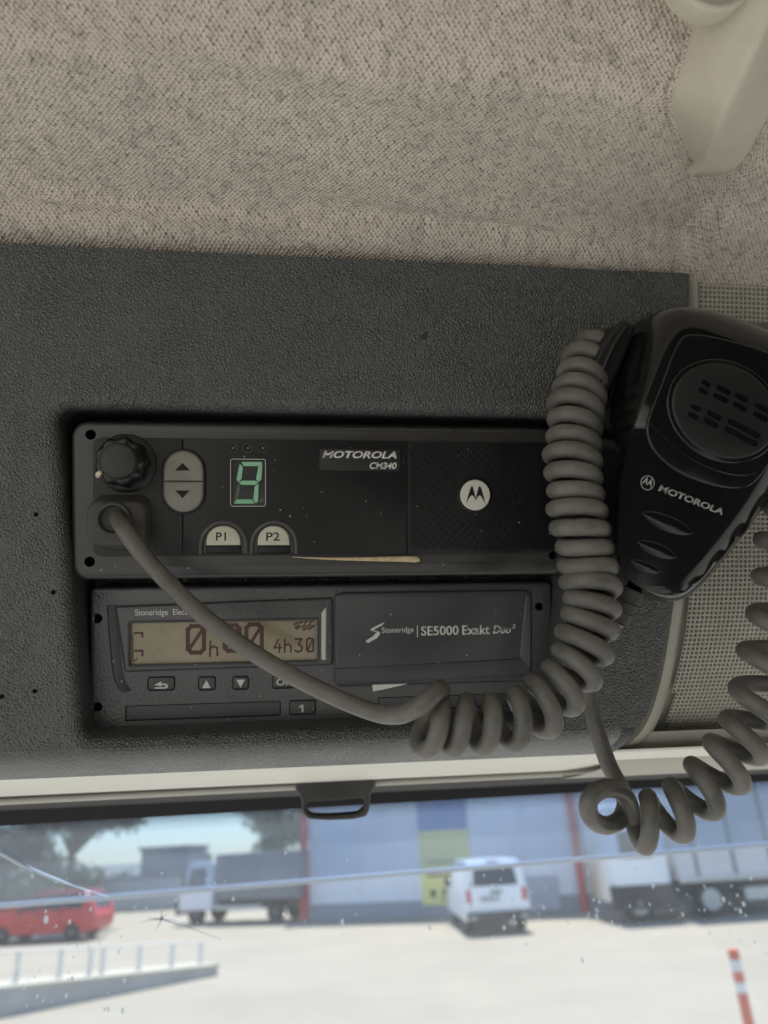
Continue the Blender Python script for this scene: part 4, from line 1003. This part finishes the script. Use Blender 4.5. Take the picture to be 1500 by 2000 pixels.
# white van seen from behind (local: +y forward, rear at y=0)
VM = place(978, 1826, math.radians(-5))
van = Thing('white_van', 'white panel van seen from behind beside the yellow banner', 'van', VM)
van.part('body', side_loft([(0.02,.42),(0,.62),(.03,1.05),(.09,1.40),(.22,1.86),(.40,1.94),(2.9,1.95),(3.4,1.80),(4.0,1.20),(4.75,1.02),(4.85,.75),(4.85,.38),(.1,.36)], 1.90, .16, 1.0), WHITEP, smooth=30)
quadp(van, 'rear_window', [(-.66,.065,1.26),(.66,.065,1.26),(.60,.185,1.72),(-.60,.185,1.72)], DARKG)
quadp(van, 'rear_bumper', [(-.90,-.05,.36),(.90,-.05,.36),(.92,-.05,.60),(-.92,-.05,.60)], DKP, .06)
quadp(van, 'number_plate', [(-.48,.005,.86),(.06,.005,.86),(.06,.005,1.0),(-.48,.005,1.0)], mat('plate', (.35,.38,.42), .5), .012)
for s in (-1, 1):
    quadp(van, 'tail_lamp', [(s*.82-.07,.02,.84),(s*.82+.07,.02,.84),(s*.82+.07,.06,1.18),(s*.82-.07,.06,1.18)], LAMPR, .02)
    quadp(van, 'reflector', [(s*.74-.10,-.115,.42),(s*.74+.10,-.115,.42),(s*.74+.10,-.115,.50),(s*.74-.10,-.115,.50)], RIMM, .01)
    wheel(van, s*.90, .95, .33, .22); wheel(van, s*.90, 3.9, .33, .22)

for s in (-1, 1): van.part('door_mirror', MB().slab(rrect(s*1.06-.10, s*1.06+.10, 3.30, 3.42, .04), 1.15, 1.42, .03), DKP)
quadp(van, 'tailgate_handle', [(-.16,-.005,1.06),(.16,-.005,1.06),(.16,.0,1.12),(-.16,.0,1.12)], DKP, .02)
quadp(van, 'roof_lamp', [(-.18,.24,1.86),(.18,.24,1.86),(.18,.27,1.91),(-.18,.27,1.91)], LAMPR, .02)
for s in (-1, 1): quadp(van, 'roof_gutter', [(s*.80,.4,1.90),(s*.80,2.9,1.91),(s*.77,2.9,1.94),(s*.77,.4,1.93)], WHITEP, .012)

# red people carrier, rear quarter towards the right
RM = place(92, 1838, math.radians(78))
car = Thing('red_car', 'red people carrier with dark windows standing by the concrete ramp wall', 'car', RM)
car.part('body', side_loft([(-2.05,.45),(-2.1,.75),(-1.98,1.05),(-1.80,1.45),(-1.55,1.62),(.3,1.64),(1.0,1.15),(1.85,.98),(2.1,.78),(2.12,.40),(1.9,.28),(-1.9,.28)], 1.76, .20, .95), REDP, smooth=30)
for s in (-1, 1):
    for y0, y1 in ((-1.62,-.92),(-.84,-.08),(0.0,.62)):
        quadp(car, 'side_window', [(s*.868,y0,1.05),(s*.868,y1,1.05),(s*.71,y1-(.28 if y1 > .5 else 0),1.50),(s*.71,y0+(.1 if y0 < -1 else 0),1.50)], DARKG, .012)
    wheel(car, s*.89, -1.3, .31, .2); wheel(car, s*.89, 1.3, .31, .2)
    quadp(car, 'tail_lamp', [(s*.72-.1,-2.06,.85),(s*.72+.1,-2.06,.85),(s*.70+.1,-1.93,1.2),(s*.70-.1,-1.93,1.2)], LAMPR, .02)
for s in (-1, 1):
    car.part('door_mirror', MB().slab(rrect(s*.98-.09, s*.98+.09, .62, .74, .04), 1.0, 1.16, .03), DKP)
    for y_ in (-.88, -.04, .74): quadp(car, 'door_gap', [(s*.884,y_,.42),(s*.884,y_+.015,.42),(s*.884,y_+.015,1.0),(s*.884,y_,1.0)], DKP, .004)
    for y_ in (-.80, .04): quadp(car, 'door_handle', [(s*.886,y_,.90),(s*.886,y_+.18,.90),(s*.886,y_+.18,.94),(s*.886,y_,.94)], DKP, .012)
quadp(car, 'rear_window', [(-.62,-2.0,1.08),(.62,-2.0,1.08),(.55,-1.83,1.45),(-.55,-1.83,1.45)], DARKG, .012)

# white lorry with grey box at the left
TM = place(478, 1800, math.radians(62))
lor = Thing('white_lorry', 'small white lorry with a grey cargo box parked before the trees', 'lorry', TM)
lor.part('cab', side_loft([(1.0,.50),(1.0,2.25),(1.15,2.32),(2.15,2.30),(2.45,1.45),(2.55,1.05),(2.58,.50)], 1.90, .12, 1.3), WHITEP, smooth=30)
quadp(lor, 'windscreen', [(-.80,2.50,1.40),(.80,2.50,1.40),(.74,2.25,2.10),(-.74,2.25,2.10)], DARKG)
quadp(lor, 'front_bumper', [(-.95,2.66,.36),(.95,2.66,.36),(.95,2.66,.86),(-.95,2.66,.86)], DKP, .06)
for s in (-1, 1):
    quadp(lor, 'side_window', [(s*.955,1.35,1.38),(s*.955,2.2,1.38),(s*.88,2.05,2.05),(s*.88,1.35,2.05)], DARKG, .012)
    quadp(lor, 'headlamp', [(s*.70-.16,2.74,.62),(s*.70+.16,2.74,.62),(s*.70+.16,2.74,.80),(s*.70-.16,2.74,.80)], LAMPW, .02)
    wheel(lor, s*.93, 1.75, .38, .24); wheel(lor, s*.93, -1.9, .38, .24)
    lor.part('mirror', MB().box((s*1.15-.07, 2.2, 1.35), (s*1.15+.07, 2.28, 1.85)), DKP)
    quadp(lor, 'side_guard', [(s*.9,-1.3,.5),(s*.9,.9,.5),(s*.9,.9,.66),(s*.9,-1.3,.66)], BUMP, .02)
lor.part('cargo_box', MB().slab(rrect(-1.0, 1.0, -3.0, .85, .05), .85, 2.55, .04), GREYC)
lor.part('chassis', MB().box((-.45,-2.9,.48), (.45,1.2,.84)), STEEL)

# long trailer with tractor at the right
ta_, tb_ = G(1368, 1795), G(1680, 1774); tv = (tb_-ta_).normalized(); yaw = math.atan2(tv.y, tv.x)
RT = Matrix.Translation(ta_) @ Matrix.Rotation(yaw, 4, 'Z')
trl = Thing('articulated_lorry', 'long articulated lorry with a pale curtain trailer in front of the warehouse', 'lorry', RT)
trl.part('trailer_box', MB().box((-.4, .05, 1.12), (12.5, 2.5, 3.95)), PALEC)
for i in range(10): trl.part('curtain_strap', MB().box((.2+i*1.2, .015, 1.14), (.28+i*1.2, .049, 3.9)), GREYC)
trl.part('side_rail', MB().box((-.4, .0, .98), (12.5, .06, 1.11)), BUMP)
trl.part('chassis', MB().box((-1.2, .7, .55), (12.4, 1.9, .975)), STEEL)
trl.part('underrun_guard', MB().box((1.6, .06, .42), (4.6, .14, .75)), BUMP); trl.part('tool_locker', MB().box((5.0, .1, .38), (6.2, .7, .96)), DKP)
trl.part('side_guard', MB().box((6.6, .06, .50), (9.0, .12, .82)), BUMP)
trl.part('cab', MB().slab(rrect(-2.45, -.62, 0.05, 2.45, .12), .55, 3.3, .10), WHITEP)
trl.part('cab_window', MB().box((-2.1, .02, 1.75), (-1.1, .06, 2.5)), DARKG); trl.part('cab_skirt', MB().box((-2.50, .0, .35), (-.55, .35, 1.0)), DKP)
for x in (-1.75, .5, 7.2, 8.5, 9.8):
    w_ = trl.part('wheel', MB().lathe((0,0,0), [(.3,-.14),(.48,-.14),(.5,-.1),(.5,.1),(.48,.14),(.3,.14)], 24, 'x'), TYRE); w_.location = (x, .2, .5); w_.rotation_euler = (0, 0, math.pi/2)
    trl.part('rim', MB().lathe((0,0,0), [(.3,-.16),(.26,-.15),(.1,-.2),(.05,-.2)], 20, 'x'), RIMM, parent=w_)

# warehouse wall with red posts
wa, wb = G(585, 1800), G(1146, 1782); wv = (wb-wa).normalized(); yaw = math.atan2(wv.y, wv.x); wl_len = (wb-wa).length
WMx = Matrix.Translation(wa) @ Matrix.Rotation(yaw, 4, 'Z')
ware = Thing('warehouse', 'white panelled warehouse wall with red corner posts behind the van', 'building', WMx)
PANEL = mat('wall_panel', (.84, .85, .88), .55, var=.04, vscale=1.5)
nP = 8; pwid = (wl_len+6.5)/nP
for i in range(nP):
    ware.part('wall_panel', MB().box((.25+i*pwid, .4, .55), (.25+(i+1)*pwid-.015, .55, 6.2)), PANEL)
ware.part('core', MB().box((.25, .56, 0), (wl_len+6.7, 9, 6.19)), mat('wall_core', (.3,.3,.31), .8)); ware.part('plinth', MB().box((.25, .36, 0), (wl_len+6.7, .399, .55)), mat('plinth_concrete', (.33,.34,.37), .8))
REDC = mat('red_post', (.55, .06, .07), .5)
for x in (.12, wl_len-.05): ware.part('corner_post', MB().slab(rrect(x-.13, x+.13, .05, .36, .03), 0, 6.3, .02), REDC)
ware.part('door', MB().box((wl_len-2.2, .33, .1), (wl_len-.9, .36, 1.2)), mat('door_grey', (.5,.52,.56), .5))
# banner on the warehouse
def wloc(px, py):
    d = ray(px, py); n = Vector((math.sin(yaw), -math.cos(yaw), 0)); p0 = wa-n*(-.0)+Vector((-math.sin(yaw), math.cos(yaw), 0))*.33
    k = (p0-CAM).dot(n)/d.dot(n); return WMx.inverted() @ (CAM+d*k)
b0, b1 = wloc(826, 1768), wloc(907, 1560)
ban = Thing('banner', 'yellow banner with a blue top hanging on the warehouse wall', 'banner', WMx, base=(b0.x, b0.y, b0.z))
bm_ = wloc(860, 1622).z
ban.part('banner_sheet', MB().box((b0.x, .34, b0.z), (b1.x, .385, bm_)), mat('banner_yellow', (.90, .80, .28), .6))
ban.part('banner_top', MB().box((b0.x, .338, bm_), (b1.x, .387, b1.z)), mat('banner_blue', (.05, .22, .50), .6))
dy_ = (b1.x-b0.x)
for k, (fx, fz_, fw, fh) in enumerate(((.5,.90,.8,.02),(.5,.60,.78,.03),(.60,.26,.42,.035),(.58,.20,.38,.025),(.22,.16,.10,.10),(.62,.12,.55,.012),(.62,.085,.5,.012))):
    cx_, cz_ = b0.x+dy_*fx, b0.z+(bm_-b0.z)*fz_*.62
    ban.part('printed_mark', MB().box((cx_-dy_*fw/2, .325, cz_), (cx_+dy_*fw/2, .339, cz_+(bm_-b0.z)*fh)), INK)

# grey sheds, white wall at the left
def bldg(px0, px1, pyb, h, depth, m, label, cat='building', name='shed'):
    a, b = G(px0, pyb), G(px1, pyb-(px1-px0)*.06); v = (b-a); yw = math.atan2(v.y, v.x); T = Thing(name, label, cat, Matrix.Translation(a) @ Matrix.Rotation(yw, 4, 'Z')); L_ = v.length
    n_ = max(2, int(L_/2.4)); 
    for i in range(n_): T.part('wall_panel', MB().box((L_*i/n_, 0, 0), (L_*(i+1)/n_-.03, depth, h)), m)
    T.part('roof', MB().slab(rrect(-.15, L_+.15, -.15, depth+.15, .02), h+.001, h+.18, .03), mat('shed_roof', (.22,.22,.24), .7)); return T
bldg(268, 362, 1778, 3.0, 5, mat('shed_grey', (.28,.30,.33), .7), 'grey shed with a flat roof behind the white lorry')
wt = bldg(150, 365, 1786, 1.55, .2, mat('wall_white', (.58,.58,.58), .7), 'low white boundary wall in front of the grey shed', 'wall', 'boundary_wall')

# trees
LEAFD = mat('leaf_dark', (.040, .060, .035), .6, var=.4, vscale=1.5); LEAFG = mat('leaf_green', (.085, .115, .040), .6, var=.4, vscale=1.5); BARK = mat('bark', (.10, .08, .06), .9)
def tree(px, py, dist, hgt, rx_, rz_, m, label, name='tree', flat=1.0, seed=0, leaves=2600, group=None):
    base = AT(px, py, dist); base.z = 0; T = Thing(name, label, 'tree', Matrix.Translation(base), group=group); R_ = random.Random(seed)
    t = MB(); t.tube([(0,0,0),(.06,0,hgt*.3),(-.05,.05,hgt*.6),(0,0,hgt*.85)], [.22,.18,.13,.05], 8)
    cl = []
    for k in range(14):
        a = R_.uniform(0, 6.28); q = R_.uniform(.2, .95); c = Vector((math.cos(a)*rx_*q, math.sin(a)*rx_*q, hgt-rz_+R_.uniform(-.75, .9)*rz_*(1-q*.5)*flat)); cl.append((c, R_.uniform(.28, .5)*rx_))
        t.tube([(0,0,hgt*.5), tuple(c*.5+Vector((0,0,hgt*.3))), tuple(c)], [.09,.06,.02], 6)
    T.part('trunk', t, BARK); f = MB(); vs, fs = [], []
    for k in range(leaves):
        c, r = R_.choice(cl); d = Vector((R_.gauss(0,1), R_.gauss(0,1), R_.gauss(0,.75))).normalized()*r*R_.uniform(.35, 1.05); p = c+d
        a = Vector((R_.gauss(0,1), R_.gauss(0,1), R_.gauss(0,1))).normalized()*R_.uniform(.10, .22); b = a.orthogonal().normalized()*R_.uniform(.06, .14)
        o = len(vs); vs += [p-a, p+b, p+a, p-b]; fs.append((o, o+1, o+2, o+3))
    f.add(vs, fs); T.part('crown', f, m, smooth=0); return T
tree(130, 1760, 38, 5.6, 2.6, 1.0, LEAFD, 'dark spreading pine above the red car', 'pine_tree', .6, 1, 3600)
tree(0, 1770, 42, 4.6, 2.4, 1.5, LEAFD, 'dark leafy tree standing left of the pine', 'tree', 1, 2)
for k, (px, d, h, rx_, lab) in enumerate(((30,46,2.5,1.8,'low green bush under the dark leafy tree'),(100,48,2.6,2.0,'low green bush beneath the spreading pine'),(165,50,2.3,1.8,'low green bush between the pine and the white boundary wall'),(228,52,2.1,1.6,'small green bush behind the end of the white boundary wall'),(375,60,2.9,1.5,'green bush between the grey shed and the white lorry'))):
    tree(px, 1765, d, h, rx_, 1.3, LEAFG, lab, 'bush', 1, 10+k, 1500, 'bushes along the yard edge')
tree(540, 1700, 46, 6.3, 2.2, 2.3, LEAFG, 'tall pale green tree rising behind the grey cargo box', 'tree', 1, 5)
tree(1490, 1600, 60, 5.0, 2.6, 2.0, LEAFG, 'green tree beyond the trailer roof', 'tree', 1, 8)

# concrete ramp wall with railing
r_a, r_b = G(-160, 2020), G(425, 1905); rv = (r_b-r_a); rl = rv.length; yw = math.atan2(rv.y, rv.x)
RMx = Matrix.Translation(r_a) @ Matrix.Rotation(yw, 4, 'Z')
ramp = Thing('ramp_wall', 'low tapering concrete ramp wall with a pale metal railing', 'wall', RMx)
CONC = mat('ramp_concrete', (.34,.34,.33), .85, var=.15, vscale=2); PALE = mat('railing_paint', (.62,.62,.58), .5)
rw = MB(); h0, h1 = .50, .16
rw.loft([[(0,0,0),(rl,0,0),(rl,.9,0),(0,.9,0)], [(0,0,h0),(rl,0,h1),(rl,.9,h1),(0,.9,h0)]], cap1=True); ramp.part('wall', rw, CONC, smooth=0)
rc = MB(); rc.loft([[(0,-.03,h0),(rl+.02,-.03,h1),(rl+.02,.93,h1),(0,.93,h0)], [(0,-.03,h0+.06),(rl+.02,-.03,h1+.06),(rl+.02,.93,h1+.06),(0,.93,h0+.06)]], cap0=True, cap1=True); ramp.part('coping', rc, mat('coping_pale', (.42,.40,.33), .85, var=.1), smooth=0)
ramp.part('top_rail', MB().tube([(0,.45,h0+.62),(rl-.1,.45,h1+.50)], .022, 8), PALE)
for f in (.30, .44, .545, .59, .73, .865, .99):
    x = rl*f-.1; ramp.part('post', MB().box((x-.035, .42, h0+(h1-h0)*f+.05), (x+.035, .48, h0+(h1-h0)*f+.60-.1*f)), PALE)

# red and white marker post
tp = AT(1431, 1853, 6.2); pst = Thing('marker_post', 'slim red marker post with white band standing in the yard', 'post', Matrix.Translation((tp.x, tp.y, 0)))
RP = mat('post_red', (.62, .10, .05), .45); WPm = mat('post_white', (.75,.73,.72), .45)
hh = tp.z
for z0, z1, m in ((0, hh-.25, RP), (hh-.25, hh-.19, WPm), (hh-.19, hh-.13, RP), (hh-.13, hh-.06, WPm), (hh-.06, hh, RP)):
    pst.part('band', MB().lathe((0,0,0), [(.034, z0), (.034, z1-.002), (.030, z1)], 16), m)
pst.part('foot', MB().lathe((0,0,0), [(.16, 0), (.16, .03), (.06, .06)], 20), DKP)
